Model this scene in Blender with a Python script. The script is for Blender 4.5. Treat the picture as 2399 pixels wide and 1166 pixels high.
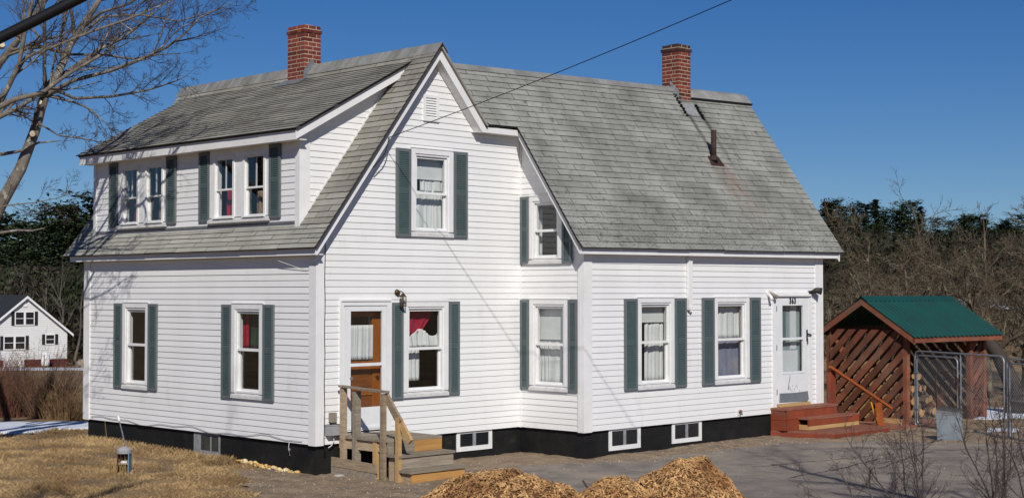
import bpy, math, random
from mathutils import Vector, Matrix, noise as mnoise

for o in list(bpy.data.objects):
    bpy.data.objects.remove(o)
SC = bpy.context.scene
COL = SC.collection
R_ = math.radians

# ------------------------------------------------------------------ camera
cam_d = bpy.data.cameras.new('camera')
cam = bpy.data.objects.new('camera', cam_d)
COL.objects.link(cam)
cam_d.sensor_width = 36.0
cam_d.lens = 51.875
cam_d.clip_start = 0.1
cam_d.clip_end = 3000
PITCH, YAW, ROLL = 0.0299, R_(45) - 0.0057, -0.0003
_F = Vector((math.cos(YAW), math.sin(YAW), 0)); _R = Vector((math.sin(YAW), -math.cos(YAW), 0)); _Z = Vector((0, 0, 1))
_F2 = math.cos(PITCH) * _F + math.sin(PITCH) * _Z
_U2 = -math.sin(PITCH) * _F + math.cos(PITCH) * _Z
_M = Matrix((_R, _U2, -_F2)).transposed().to_4x4()
_M.translation = (-13.845, -17.867, 2.299)
cam.matrix_world = _M
SC.camera = cam

# ------------------------------------------------------------------ sky and sun
SUN_DIR = Vector((0.488, 0.643, -0.588)).normalized()          # direction the light travels
SUN_EL = math.asin(-SUN_DIR.z)
SUN_AZ = math.atan2(-SUN_DIR.x, -SUN_DIR.y)                     # bearing of the sun, clockwise from +Y
W = bpy.data.worlds.new('World'); SC.world = W; W.use_nodes = True
nt = W.node_tree; nt.nodes.clear()
w_out = nt.nodes.new('ShaderNodeOutputWorld'); w_bg = nt.nodes.new('ShaderNodeBackground')
w_sky = nt.nodes.new('ShaderNodeTexSky'); w_sky.sky_type = 'NISHITA'; w_sky.sun_disc = False
w_sky.sun_elevation = SUN_EL; w_sky.sun_rotation = SUN_AZ
w_sky.altitude = 60; w_sky.air_density = 1.0; w_sky.dust_density = 0.0; w_sky.ozone_density = 5.0
w_hsv = nt.nodes.new('ShaderNodeHueSaturation'); w_hsv.inputs['Saturation'].default_value = 1.30; w_hsv.inputs['Value'].default_value = 1.0; w_hsv.inputs['Hue'].default_value = 0.513
w_bg.inputs['Strength'].default_value = 0.062
w_tc = nt.nodes.new('ShaderNodeTexCoord'); w_ad = nt.nodes.new('ShaderNodeVectorMath'); w_ad.operation = 'ADD'; w_ad.inputs[1].default_value = (0, 0, 0.036)   # clear dry air: little whitening at the horizon
w_no = nt.nodes.new('ShaderNodeVectorMath'); w_no.operation = 'NORMALIZE'
nt.links.new(w_tc.outputs['Generated'], w_ad.inputs[0]); nt.links.new(w_ad.outputs[0], w_no.inputs[0]); nt.links.new(w_no.outputs[0], w_sky.inputs['Vector'])
nt.links.new(w_sky.outputs[0], w_hsv.inputs['Color']); nt.links.new(w_hsv.outputs[0], w_bg.inputs['Color'])
nt.links.new(w_bg.outputs[0], w_out.inputs['Surface'])
sun_d = bpy.data.lights.new('sun', 'SUN'); sun_d.energy = 4.1; sun_d.angle = R_(0.5); sun_d.color = (1.0, 0.955, 0.89)
sun = bpy.data.objects.new('sun', sun_d); COL.objects.link(sun)
sun.rotation_euler = SUN_DIR.to_track_quat('-Z', 'Y').to_euler()
sun.location = (-20, -25, 30)
vs = SC.view_settings
vs.view_transform = 'Standard'; vs.look = 'None'; vs.exposure = 0.0; vs.gamma = 1.0; vs.use_curve_mapping = False
SC.render.engine = 'CYCLES'
SC.cycles.max_bounces = 6; SC.cycles.transparent_max_bounces = 12; SC.cycles.caustics_reflective = False; SC.cycles.caustics_refractive = False

# ------------------------------------------------------------------ materials
MATS = {}
def mat(name, c1, c2=None, rough=0.7, scale=6.0, vec=(1, 1, 1), detail=5.0, lo=0.35, hi=0.65, bump=0.0, bscale=60.0, bvec=(1, 1, 1),
        rnd=0.0, island=0.0, spec=0.3, metal=0.0, c3=None, s3=1.0, t3=(0.5, 0.7), bdist=0.01):
    """two colours mixed by a noise, an optional third in blotches, random value per object or per island, a fine bump"""
    if name in MATS: return MATS[name]
    m = bpy.data.materials.new(name); m.use_nodes = True; MATS[name] = m
    t = m.node_tree; N = t.nodes; Lk = t.links.new
    b = N['Principled BSDF']
    b.inputs['Roughness'].default_value = rough; b.inputs['Metallic'].default_value = metal
    b.inputs['Specular IOR Level'].default_value = spec
    tc = N.new('ShaderNodeTexCoord')
    def mapped(v):
        mp = N.new('ShaderNodeMapping'); mp.inputs['Scale'].default_value = v
        Lk(tc.outputs['Object'], mp.inputs['Vector']); return mp.outputs['Vector']
    def noise(sc, v, det):
        n = N.new('ShaderNodeTexNoise'); n.inputs['Scale'].default_value = sc; n.inputs['Detail'].default_value = det
        n.inputs['Roughness'].default_value = 0.62
        Lk(mapped(v), n.inputs['Vector']); return n.outputs['Fac']
    def ramp(fac, a, b_, lo_, hi_):
        r = N.new('ShaderNodeMapRange'); r.inputs['From Min'].default_value = lo_; r.inputs['From Max'].default_value = hi_
        Lk(fac, r.inputs['Value']); return r.outputs['Result']
    col = None
    if c2 is None:
        rgb = N.new('ShaderNodeRGB'); rgb.outputs[0].default_value = (*c1, 1); col = rgb.outputs[0]
    else:
        mx = N.new('ShaderNodeMix'); mx.data_type = 'RGBA'
        Lk(ramp(noise(scale, vec, detail), 0, 1, lo, hi), mx.inputs['Factor'])
        mx.inputs['A'].default_value = (*c1, 1); mx.inputs['B'].default_value = (*c2, 1); col = mx.outputs['Result']
    if c3 is not None:
        mx = N.new('ShaderNodeMix'); mx.data_type = 'RGBA'
        Lk(ramp(noise(s3, vec, 6.0), 0, 1, *t3), mx.inputs['Factor'])
        Lk(col, mx.inputs['A']); mx.inputs['B'].default_value = (*c3, 1); col = mx.outputs['Result']
    if rnd or island:
        h = N.new('ShaderNodeHueSaturation')
        if island:
            g = N.new('ShaderNodeNewGeometry'); src = g.outputs['Random Per Island']; amt = island
        else:
            g = N.new('ShaderNodeObjectInfo'); src = g.outputs['Random']; amt = rnd
        r = N.new('ShaderNodeMapRange'); r.inputs['To Min'].default_value = 1 - amt; r.inputs['To Max'].default_value = 1 + amt
        Lk(src, r.inputs['Value']); Lk(r.outputs['Result'], h.inputs['Value']); Lk(col, h.inputs['Color']); col = h.outputs['Color']
    Lk(col, b.inputs['Base Color'])
    if bump:
        bp = N.new('ShaderNodeBump'); bp.inputs['Strength'].default_value = bump; bp.inputs['Distance'].default_value = bdist
        Lk(noise(bscale, bvec, 4.0), bp.inputs['Height']); Lk(bp.outputs['Normal'], b.inputs['Normal'])
    return m

def glass(name, tint=(0.93, 0.95, 0.95), rough=0.0, boost=1.0):
    """thin pane: see-through, mirror-like toward grazing angles, the same from both sides"""
    if name in MATS: return MATS[name]
    m = bpy.data.materials.new(name); m.use_nodes = True; MATS[name] = m
    t = m.node_tree; t.nodes.clear(); N = t.nodes
    o = N.new('ShaderNodeOutputMaterial'); mx = N.new('ShaderNodeMixShader'); tr = N.new('ShaderNodeBsdfTransparent'); gl = N.new('ShaderNodeBsdfGlossy')
    lw = N.new('ShaderNodeLayerWeight'); lw.inputs['Blend'].default_value = 0.5
    pw = N.new('ShaderNodeMath'); pw.operation = 'POWER'; pw.inputs[1].default_value = 4.0
    ma = N.new('ShaderNodeMath'); ma.operation = 'MULTIPLY_ADD'; ma.inputs[1].default_value = 0.92 * boost; ma.inputs[2].default_value = 0.05 * boost; ma.use_clamp = True
    tr.inputs['Color'].default_value = (*tint, 1); gl.inputs['Roughness'].default_value = rough
    t.links.new(lw.outputs['Facing'], pw.inputs[0]); t.links.new(pw.outputs[0], ma.inputs[0]); t.links.new(ma.outputs[0], mx.inputs['Fac']); t.links.new(tr.outputs[0], mx.inputs[1]); t.links.new(gl.outputs[0], mx.inputs[2])
    t.links.new(mx.outputs[0], o.inputs['Surface'])
    return m

VINYL = mat('vinyl_siding', (0.805, 0.800, 0.785), (0.76, 0.755, 0.738), rough=0.45, scale=1.3, bump=0.06, bscale=40, bvec=(0.3, 0.3, 6), rnd=0.02, c3=(0.62, 0.61, 0.57), s3=2.4, t3=(0.60, 0.85), vec=(1, 1, .35))
TRIM = mat('white_trim', (0.80, 0.795, 0.78), (0.73, 0.725, 0.71), rough=0.5, scale=3.0, bump=0.04, bscale=30)
CASING = mat('vinyl_casing', (0.78, 0.78, 0.765), (0.72, 0.715, 0.70), rough=0.5, scale=4.0)
SILL = mat('weathered_sill', (0.62, 0.61, 0.60), (0.50, 0.49, 0.47), rough=0.7, scale=9, vec=(1, 1, 1))
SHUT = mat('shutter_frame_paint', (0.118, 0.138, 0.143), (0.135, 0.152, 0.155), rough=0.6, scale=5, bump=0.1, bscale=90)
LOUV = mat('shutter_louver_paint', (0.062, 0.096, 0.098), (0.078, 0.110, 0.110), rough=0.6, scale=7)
ROOFW = mat('grey_shingle', (0.328, 0.330, 0.296), (0.182, 0.184, 0.164), rough=0.95, scale=1.3, rnd=0.10, bump=0.8, bscale=130, c3=(0.085, 0.085, 0.074), s3=7, t3=(0.56, 0.78), lo=0.32, hi=0.68, bdist=0.008)
ROOFM = mat('brown_grey_shingle', (0.33, 0.315, 0.27), (0.195, 0.182, 0.150), rough=0.95, scale=1.4, island=0.17, bump=0.7, bscale=150, c3=(0.37, 0.35, 0.28), s3=2.6, t3=(0.57, 0.76), lo=0.3, hi=0.7, bdist=0.008)
ROOFL = mat('pale_weathered_shingle', (0.40, 0.388, 0.34), (0.275, 0.265, 0.225), rough=0.95, scale=2.0, island=0.12, bump=0.7, bscale=150, c3=(0.175, 0.168, 0.12), s3=5, t3=(0.60, 0.80), lo=0.3, hi=0.7, bdist=0.008)
CAPS = mat('ridge_shingle_grey', (0.25, 0.25, 0.235), (0.18, 0.178, 0.165), rough=0.95, scale=3, rnd=0.18, bump=0.5, bscale=160, bdist=0.006)
RDECK = mat('roof_deck_edge', (0.05, 0.048, 0.045), rough=0.9)
FOUND = mat('black_foundation_coating', (0.009, 0.009, 0.0095), (0.017, 0.0165, 0.016), rough=0.7, scale=3, bump=0.5, bscale=22, c3=(0.045, 0.038, 0.028), s3=2.6, t3=(0.58, 0.82), spec=0.2)
def block_joints(m):
    t = m.node_tree; N = t.nodes; Lk = t.links.new; tc = N.new('ShaderNodeTexCoord'); sx = N.new('ShaderNodeSeparateXYZ'); Lk(tc.outputs['Object'], sx.inputs[0])
    ad = N.new('ShaderNodeMath'); Lk(sx.outputs['X'], ad.inputs[0]); Lk(sx.outputs['Y'], ad.inputs[1]); cb = N.new('ShaderNodeCombineXYZ'); Lk(ad.outputs[0], cb.inputs['X']); Lk(sx.outputs['Z'], cb.inputs['Y'])
    br = N.new('ShaderNodeTexBrick'); br.inputs['Scale'].default_value = 1.0; br.inputs['Brick Width'].default_value = 0.4; br.inputs['Row Height'].default_value = 0.2; br.inputs['Mortar Size'].default_value = 0.008
    Lk(cb.outputs[0], br.inputs['Vector']); bp = N.new('ShaderNodeBump'); bp.invert = True; bp.inputs['Strength'].default_value = 0.8; bp.inputs['Distance'].default_value = 0.012; Lk(br.outputs['Fac'], bp.inputs['Height'])
    b = N['Principled BSDF']; old = b.inputs['Normal'].links[0].from_socket; Lk(old, bp.inputs['Normal']); Lk(bp.outputs['Normal'], b.inputs['Normal'])
block_joints(FOUND)
BRICK = mat('red_brick', (0.215, 0.046, 0.028), (0.145, 0.032, 0.021), rough=0.85, scale=14, rnd=0.42, bump=0.4, bscale=90)
SOOTB = mat('sooty_brick', (0.085, 0.032, 0.024), (0.045, 0.022, 0.018), rough=0.9, scale=10, rnd=0.3)
MORTAR = mat('mortar', (0.52, 0.43, 0.31), (0.40, 0.32, 0.23), rough=0.9, scale=12)
LEAD = mat('grey_flashing', (0.22, 0.235, 0.25), (0.15, 0.155, 0.16), rough=0.55, scale=7, metal=0.2)
TAR = mat('roof_tar', (0.012, 0.012, 0.012), rough=0.5)
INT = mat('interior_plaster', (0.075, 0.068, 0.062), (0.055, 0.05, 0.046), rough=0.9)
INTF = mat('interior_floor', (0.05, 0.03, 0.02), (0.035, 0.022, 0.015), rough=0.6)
GLASS = glass('window_glass', (0.95, 0.965, 0.97), 0.0, 1.0)
OLDWOOD = mat('weathered_wood', (0.44, 0.335, 0.22), (0.29, 0.215, 0.145), rough=0.85, scale=5, vec=(1, 1, 5), rnd=0.25, bump=0.25, bscale=30, bvec=(0.4, 0.4, 6))
GREYWOOD = mat('grey_weathered_board', (0.33, 0.275, 0.205), (0.20, 0.165, 0.125), rough=0.9, scale=4, vec=(0.5, 6, 6), rnd=0.18, bump=0.25, bscale=26, bvec=(0.5, 6, 6))
NEWWOOD = mat('new_treated_pine', (0.50, 0.27, 0.085), (0.40, 0.205, 0.06), rough=0.75, scale=3, vec=(0.6, 7, 7), rnd=0.1)
PINE = mat('pale_new_lumber', (0.52, 0.34, 0.15), (0.44, 0.27, 0.11), rough=0.75, scale=3, vec=(0.7, 6, 6), rnd=0.06)
REDP = mat('red_deck_paint', (0.27, 0.060, 0.026), (0.19, 0.040, 0.019), rough=0.6, scale=3, rnd=0.14, bump=0.2, bscale=30, c3=(0.17, 0.085, 0.055), s3=3.0, t3=(0.56, 0.8))
REDTOP = mat('worn_red_deck_boards', (0.30, 0.13, 0.085), (0.22, 0.072, 0.042), rough=0.75, scale=4, vec=(0.6, 5, 5), rnd=0.18, c3=(0.24, 0.17, 0.125), s3=5, t3=(0.55, 0.72))
ORANGE = mat('orange_brown_rail_paint', (0.34, 0.085, 0.018), (0.26, 0.062, 0.015), rough=0.5, scale=5, rnd=0.1)
SHEDW = mat('shed_stain', (0.215, 0.068, 0.034), (0.115, 0.044, 0.026), rough=0.8, scale=3, rnd=0.38, bump=0.2, bscale=25, c3=(0.17, 0.105, 0.072), s3=1.8, t3=(0.48, 0.75))
GREENM = mat('green_metal_roof', (0.008, 0.068, 0.053), (0.012, 0.052, 0.043), rough=0.42, scale=2, spec=0.4, c3=(0.02, 0.06, 0.05), s3=6, t3=(0.55, 0.8))
STEEL = mat('galvanized_steel', (0.34, 0.36, 0.38), (0.25, 0.265, 0.28), rough=0.45, scale=10, metal=0.6)
DARKM = mat('dark_metal', (0.03, 0.028, 0.027), rough=0.5)
BLACK = mat('black_cable', (0.006, 0.006, 0.007), rough=0.6)
WIREW = mat('white_cable', (0.55, 0.55, 0.55), rough=0.5)
RUST = mat('rusty_pipe', (0.034, 0.019, 0.015), (0.055, 0.027, 0.019), rough=0.75, scale=10)
CLOTHW = mat('white_curtain', (0.76, 0.75, 0.71), (0.70, 0.69, 0.65), rough=0.9, scale=8)
CLOTHR = mat('red_cloth', (0.42, 0.015, 0.045), (0.32, 0.010, 0.035), rough=0.9, scale=6)
CLOTHB = mat('blue_grey_cloth', (0.20, 0.21, 0.31), (0.30, 0.29, 0.31), rough=0.9, scale=3)
CLOTHG = mat('dark_green_cloth', (0.04, 0.07, 0.045), (0.025, 0.04, 0.03), rough=0.9, scale=6)
CLOTHT = mat('tan_cloth', (0.34, 0.24, 0.17), (0.27, 0.19, 0.13), rough=0.9, scale=6)
DOORW = mat('varnished_door', (0.40, 0.125, 0.018), (0.30, 0.085, 0.012), rough=0.4, scale=2.5, vec=(6, 6, 0.7), spec=0.5)
DOORP = mat('varnished_door_panel', (0.28, 0.085, 0.015), (0.20, 0.055, 0.010), rough=0.4, scale=2.5, vec=(0.7, 6, 6), spec=0.5)
PAINTD = mat('worn_white_door_paint', (0.76, 0.775, 0.775), (0.71, 0.72, 0.715), rough=0.5, scale=5, c3=(0.50, 0.50, 0.49), s3=6, t3=(0.68, 0.85))
GREYPL = mat('grey_kick_plate', (0.175, 0.195, 0.215), (0.14, 0.158, 0.175), rough=0.6, scale=9)
GREYBOX = mat('grey_utility_box', (0.33, 0.33, 0.335), (0.27, 0.27, 0.275), rough=0.6, scale=9)
TANBOX = mat('tan_utility_box', (0.30, 0.26, 0.21), (0.23, 0.20, 0.165), rough=0.6, scale=9)
BRASS = mat('aged_brass', (0.16, 0.10, 0.045), (0.09, 0.055, 0.03), rough=0.4, metal=0.7, scale=14)
GRASS = mat('dead_grass_ground', (0.30, 0.20, 0.098), (0.150, 0.100, 0.055), rough=0.95, scale=0.9, bump=0.8, bscale=24, c3=(0.38, 0.27, 0.145), s3=3.5, t3=(0.52, 0.75), bdist=0.04, lo=.38, hi=.6)
BLADE = mat('dead_grass_blades', (0.46, 0.32, 0.155), (0.24, 0.150, 0.068), rough=0.9, scale=0.9, island=0.42, lo=.38, hi=.6)
DIRT = mat('bare_dirt', (0.35, 0.255, 0.165), (0.205, 0.152, 0.102), rough=0.95, scale=2.8, bump=1.0, bscale=40, c3=(0.44, 0.35, 0.24), s3=7, t3=(0.55, 0.75), bdist=0.03, detail=8)
ASPH = mat('worn_asphalt', (0.255, 0.215, 0.178), (0.165, 0.142, 0.122), rough=0.92, scale=2.6, bump=0.8, bscale=70, c3=(0.34, 0.282, 0.215), s3=0.8, t3=(0.48, 0.70), bdist=0.015, lo=.36, hi=.64, detail=9)
SNOW = mat('old_snow', (0.72, 0.76, 0.82), (0.60, 0.63, 0.68), rough=0.7, scale=2, bump=0.4, bscale=14, bdist=0.05)
STONE = mat('pebbles', (0.36, 0.31, 0.255), (0.25, 0.21, 0.17), rough=0.9, scale=8, island=0.3)
CHIPS = mat('wood_chips', (0.62, 0.385, 0.165), (0.27, 0.130, 0.050), rough=0.85, scale=2.6, island=0.55, lo=0.32, hi=0.66)
CHIPB = mat('wood_chip_core', (0.20, 0.095, 0.035), (0.13, 0.06, 0.025), rough=0.95, scale=12, bump=1.0, bscale=40, bdist=0.03)
BARK = mat('grey_lichen_bark', (0.20, 0.172, 0.140), (0.115, 0.096, 0.078), rough=0.95, scale=9, bump=0.4, bscale=40, c3=(0.44, 0.42, 0.36), s3=6, t3=(0.56, 0.70))
TWIG = mat('dark_twig_bark', (0.085, 0.062, 0.055), (0.052, 0.040, 0.037), rough=0.95, scale=4)
TWIGL = mat('lichen_twig_bark', (0.145, 0.110, 0.071), (0.056, 0.041, 0.028), rough=0.95, scale=1.8, c3=(0.29, 0.27, 0.18), s3=2.6, t3=(0.55, 0.70))
SHRUB = mat('brown_shrub_stems', (0.165, 0.095, 0.055), (0.085, 0.050, 0.034), rough=0.95, scale=2.0, island=0.4)
SHRUBY = mat('straw_shrub_stems', (0.25, 0.165, 0.075), (0.15, 0.085, 0.045), rough=0.95, scale=2.0, island=0.4)
SHRUBR = mat('reddish_shrub_stems', (0.20, 0.085, 0.052), (0.095, 0.046, 0.034), rough=0.95, scale=2.0, island=0.45)
STRAW = mat('straw_stalk', (0.42, 0.29, 0.12), (0.33, 0.21, 0.08), rough=0.9, scale=5, island=0.25)
NEEDLE = mat('evergreen_needles', (0.034, 0.052, 0.023), (0.058, 0.076, 0.034), rough=0.9, scale=0.35, island=0.45, spec=0.1)
NEEDLEB = mat('olive_evergreen_needles', (0.058, 0.070, 0.030), (0.036, 0.050, 0.023), rough=0.9, scale=0.35, island=0.45, spec=0.1)
BRUSH = mat('brown_woodland_brush', (0.062, 0.044, 0.029), (0.030, 0.024, 0.017), rough=0.95, scale=0.25, island=0.5, c3=(0.036, 0.044, 0.019), s3=0.10, t3=(0.48, 0.60))
TRUNKD = mat('dark_trunk', (0.06, 0.048, 0.04), (0.04, 0.034, 0.03), rough=0.95, scale=2)
GREYTREE = mat('pale_grey_bark', (0.19, 0.165, 0.14), (0.11, 0.095, 0.08), rough=0.95, scale=1.2)
FOAM = mat('yellow_spray_foam', (0.75, 0.56, 0.20), (0.50, 0.26, 0.05), rough=0.8, scale=9, bump=0.8, bscale=30, c3=(0.78, 0.72, 0.58), s3=4, t3=(0.5, 0.65), bdist=0.02)
LOGEND = mat('cut_wood_end', (0.44, 0.28, 0.125), (0.33, 0.19, 0.085), rough=0.85, scale=9, rnd=0.25)
LOGBARK = mat('log_bark', (0.10, 0.072, 0.05), (0.17, 0.13, 0.10), rough=0.95, scale=5, rnd=0.25)
YELLOW = mat('yellow_handle', (0.62, 0.36, 0.02), rough=0.5)
CONC = mat('concrete_block', (0.42, 0.41, 0.39), (0.33, 0.32, 0.30), rough=0.9, scale=8)
NBROOF = mat('charcoal_roof', (0.022, 0.024, 0.028), (0.03, 0.032, 0.036), rough=0.9, scale=2)
NBRED = mat('red_foundation_paint', (0.085, 0.012, 0.013), rough=0.8)
NBWHITE = mat('far_white_siding', (0.72, 0.72, 0.71), (0.68, 0.68, 0.67), rough=0.6, scale=0.6)
DARKSH = mat('black_shutter', (0.014, 0.015, 0.018), rough=0.6)
DARKGL = mat('dark_window_pane', (0.016, 0.018, 0.022), rough=0.08, spec=0.6)
GREYPAINT = mat('grey_flaking_frame', (0.30, 0.31, 0.32), (0.20, 0.205, 0.21), rough=0.8, scale=12)
BLUE = mat('blue_edge_paint', (0.12, 0.22, 0.32), rough=0.6)
DKRED = mat('dark_red_box_paint', (0.06, 0.016, 0.012), (0.04, 0.012, 0.01), rough=0.7, scale=9)

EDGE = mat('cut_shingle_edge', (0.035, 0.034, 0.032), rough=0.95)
SCOOP = mat('dull_grey_steel', (0.13, 0.15, 0.165), (0.095, 0.11, 0.12), rough=0.5, scale=6, metal=0.3)
def roof_stains(m):
    """rust below the vent pipe, soot streaks below the chimney, dark lichen specks near the eave"""
    t = m.node_tree; N = t.nodes; Lk = t.links.new; b = N['Principled BSDF']; src = b.inputs['Base Color'].links[0].from_socket
    tc = N.new('ShaderNodeTexCoord'); sx = N.new('ShaderNodeSeparateXYZ'); Lk(tc.outputs['Object'], sx.inputs[0])
    ns = N.new('ShaderNodeTexNoise'); ns.inputs['Scale'].default_value = 5.0; ns.inputs['Detail'].default_value = 5.0; Lk(tc.outputs['Object'], ns.inputs['Vector'])
    sp = N.new('ShaderNodeTexNoise'); sp.inputs['Scale'].default_value = 26.0; sp.inputs['Detail'].default_value = 3.0; Lk(tc.outputs['Object'], sp.inputs['Vector'])
    def mr(sock, a, b_, c=0.0, d=1.0):
        r = N.new('ShaderNodeMapRange'); r.inputs['From Min'].default_value = a; r.inputs['From Max'].default_value = b_; r.inputs['To Min'].default_value = c; r.inputs['To Max'].default_value = d; Lk(sock, r.inputs['Value']); return r.outputs['Result']
    def mul(a, b_):
        q = N.new('ShaderNodeMath'); q.operation = 'MULTIPLY'; q.use_clamp = True; Lk(a, q.inputs[0])
        if isinstance(b_, float): q.inputs[1].default_value = b_
        else: Lk(b_, q.inputs[1])
        return q.outputs[0]
    def blend(col, fac, rgb):
        x = N.new('ShaderNodeMix'); x.data_type = 'RGBA'; Lk(fac, x.inputs['Factor']); Lk(col, x.inputs['A']); x.inputs['B'].default_value = (*rgb, 1); return x.outputs['Result']
    def bandx(c, w): return mul(mr(sx.outputs['X'], c - w, c - w * .2), mr(sx.outputs['X'], c + w, c + w * .2))
    col = src
    rust = mul(mul(bandx(9.60, .55), mul(mr(sx.outputs['Y'], -.42, -.55), mr(sx.outputs['Y'], -1.45, -.7))), mr(ns.outputs['Fac'], .35, .62))
    col = blend(col, mul(rust, .65), (0.22, 0.135, 0.085))
    for c, w in ((9.52, .10), (9.98, .10)):
        col = blend(col, mul(mul(bandx(c, w), mul(mr(sx.outputs['Y'], .55, .40), mr(sx.outputs['Y'], -.75, .15))), .75), (0.05, 0.047, 0.045))
    col = blend(col, mul(mul(mr(sx.outputs['Y'], -.75, -1.5), mr(sp.outputs['Fac'], .56, .64)), .7), (0.07, 0.07, 0.062))
    Lk(col, b.inputs['Base Color'])
roof_stains(ROOFW)

# ------------------------------------------------------------------ mesh helpers
class MB:
    """collects geometry; build() links it as one mesh object"""
    def __init__(s): s.v = []; s.f = []; s.mi = []
    def face(s, idx, mi=0): s.f.append(idx); s.mi.append(mi)
    def hexa(s, p, mi=0, side=None):
        """8 points: 4 bottom (counter-clockwise), 4 top"""
        k = len(s.v); s.v.extend([tuple(q) for q in p])
        for j, q in enumerate(((3, 2, 1, 0), (4, 5, 6, 7), (0, 1, 5, 4), (1, 2, 6, 5), (2, 3, 7, 6), (3, 0, 4, 7))):
            s.face([k + i for i in q], mi if side is None or j < 2 else side)
    def box(s, x0, x1, y0, y1, z0, z1, mi=0):
        x0, x1 = min(x0, x1), max(x0, x1); y0, y1 = min(y0, y1), max(y0, y1); z0, z1 = min(z0, z1), max(z0, z1)
        s.hexa([(x0, y0, z0), (x1, y0, z0), (x1, y1, z0), (x0, y1, z0), (x0, y0, z1), (x1, y0, z1), (x1, y1, z1), (x0, y1, z1)], mi)
    def prism(s, poly, ext, mi=0):
        """planar polygon (list of points) pushed along ext"""
        k = len(s.v); n = len(poly); e = Vector(ext)
        s.v.extend([tuple(q) for q in poly]); s.v.extend([tuple(Vector(q) + e) for q in poly])
        s.face(list(range(k, k + n)), mi); s.face(list(range(k + 2 * n - 1, k + n - 1, -1)), mi)
        for i in range(n):
            j = (i + 1) % n; s.face([k + j, k + i, k + n + i, k + n + j], mi)
    def beam(s, a, b, w, h, up=(0, 0, 1), mi=0):
        """rectangular bar from a to b, w across, h along up"""
        a = Vector(a); b = Vector(b); d = (b - a).normalized(); u = Vector(up)
        sd = d.cross(u)
        if sd.length < 1e-5: sd = d.cross(Vector((1, 0, 0)))
        sd.normalize(); u = sd.cross(d).normalized()
        sd = sd * (w / 2); u = u * (h / 2)
        s.hexa([a - sd - u, a + sd - u, b + sd - u, b - sd - u, a - sd + u, a + sd + u, b + sd + u, b - sd + u], mi)
    def tube(s, pts, rad, n=6, cap=True, mi=0):
        pts = [Vector(q) for q in pts]; m = len(pts)
        if not isinstance(rad, (list, tuple)): rad = [rad] * m
        t = (pts[1] - pts[0]).normalized()
        u = t.cross(Vector((0, 0, 1)))
        if u.length < 0.05: u = t.cross(Vector((1, 0, 0)))
        u.normalize()
        k = len(s.v)
        for i, q in enumerate(pts):
            t = (pts[min(i + 1, m - 1)] - pts[max(i - 1, 0)])
            if t.length < 1e-9: t = Vector((0, 0, 1))
            t.normalize(); u = (u - t * u.dot(t))
            if u.length < 1e-6: u = t.orthogonal()
            u.normalize(); w = t.cross(u)
            for j in range(n):
                a = 2 * math.pi * j / n; s.v.append(tuple(q + (u * math.cos(a) + w * math.sin(a)) * rad[i]))
        for i in range(m - 1):
            for j in range(n):
                a = k + i * n + j; b = k + i * n + (j + 1) % n
                s.face([a, b, b + n, a + n], mi)
        if cap:
            s.face([k + j for j in range(n - 1, -1, -1)], mi); s.face([k + (m - 1) * n + j for j in range(n)], mi)
    def lathe(s, prof, c=(0, 0, 0), n=16, mi=0):
        """profile of (radius, z) turned about a vertical axis through c"""
        k = len(s.v)
        for r, z in prof:
            for j in range(n):
                a = 2 * math.pi * j / n; s.v.append((c[0] + r * math.cos(a), c[1] + r * math.sin(a), c[2] + z))
        for i in range(len(prof) - 1):
            for j in range(n):
                a = k + i * n + j; b = k + i * n + (j + 1) % n
                s.face([a, b, b + n, a + n], mi)
        s.face([k + j for j in range(n - 1, -1, -1)], mi); s.face([k + (len(prof) - 1) * n + j for j in range(n)], mi)
    def mesh(s, name, mats, smooth=False):
        me = bpy.data.meshes.new(name); me.from_pydata(s.v, [], s.f)
        if not isinstance(mats, (list, tuple)): mats = [mats]
        for m in mats: me.materials.append(m)
        if len(mats) > 1: me.polygons.foreach_set('material_index', s.mi)
        if smooth: me.polygons.foreach_set('use_smooth', [True] * len(s.f))
        me.validate(); me.update(); return me
    def build(s, name, mats, parent=None, smooth=False):
        o = bpy.data.objects.new(name, s.mesh(name, mats, smooth)); COL.objects.link(o)
        put(o, parent); return o
def put(o, parent):
    """child of parent; its vertices stay where they are in the world"""
    if parent is not None:
        o.parent = parent
        q = parent; off = Vector((0, 0, 0))
        while q is not None: off += Vector(q.location); q = q.parent
        o.location = Vector(o.location) - off
def tag(o, label, cat, group=None, kind=None):
    if label: o['label'] = label
    if cat: o['category'] = cat
    if group: o['group'] = group
    if kind: o['kind'] = kind
    return o
def thing(name, label, cat, loc=(0, 0, 0), group=None):
    o = bpy.data.objects.new(name, None); COL.objects.link(o); o.location = loc
    o.empty_display_size = 0.2
    return tag(o, label, cat, group)
def struct(o): o['kind'] = 'structure'; return o
def dup(root, loc=None, rotz=None, scale=None, parent=None):
    c = root.copy(); COL.objects.link(c)
    if parent is not None: c.parent = parent
    if loc is not None: c.location = loc
    if rotz is not None: c.rotation_euler = (0, 0, rotz)
    if scale is not None: c.scale = scale
    for ch in list(root.children): dup(ch, parent=c)
    return c
class Fr:
    """a wall plane: s runs to the right as seen from outside, n outwards"""
    def __init__(s, o, sd, nd): s.o = Vector(o); s.s = Vector(sd); s.n = Vector(nd)
    def p(s, a, n, z): return s.o + s.s * a + s.n * n + Vector((0, 0, z))
def wbox(mb, fr, a0, a1, n0, n1, z0, z1, mi=0):
    P = fr.p
    mb.hexa([P(a0, n1, z0), P(a1, n1, z0), P(a1, n0, z0), P(a0, n0, z0), P(a0, n1, z1), P(a1, n1, z1), P(a1, n0, z1), P(a0, n0, z1)], mi)
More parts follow.
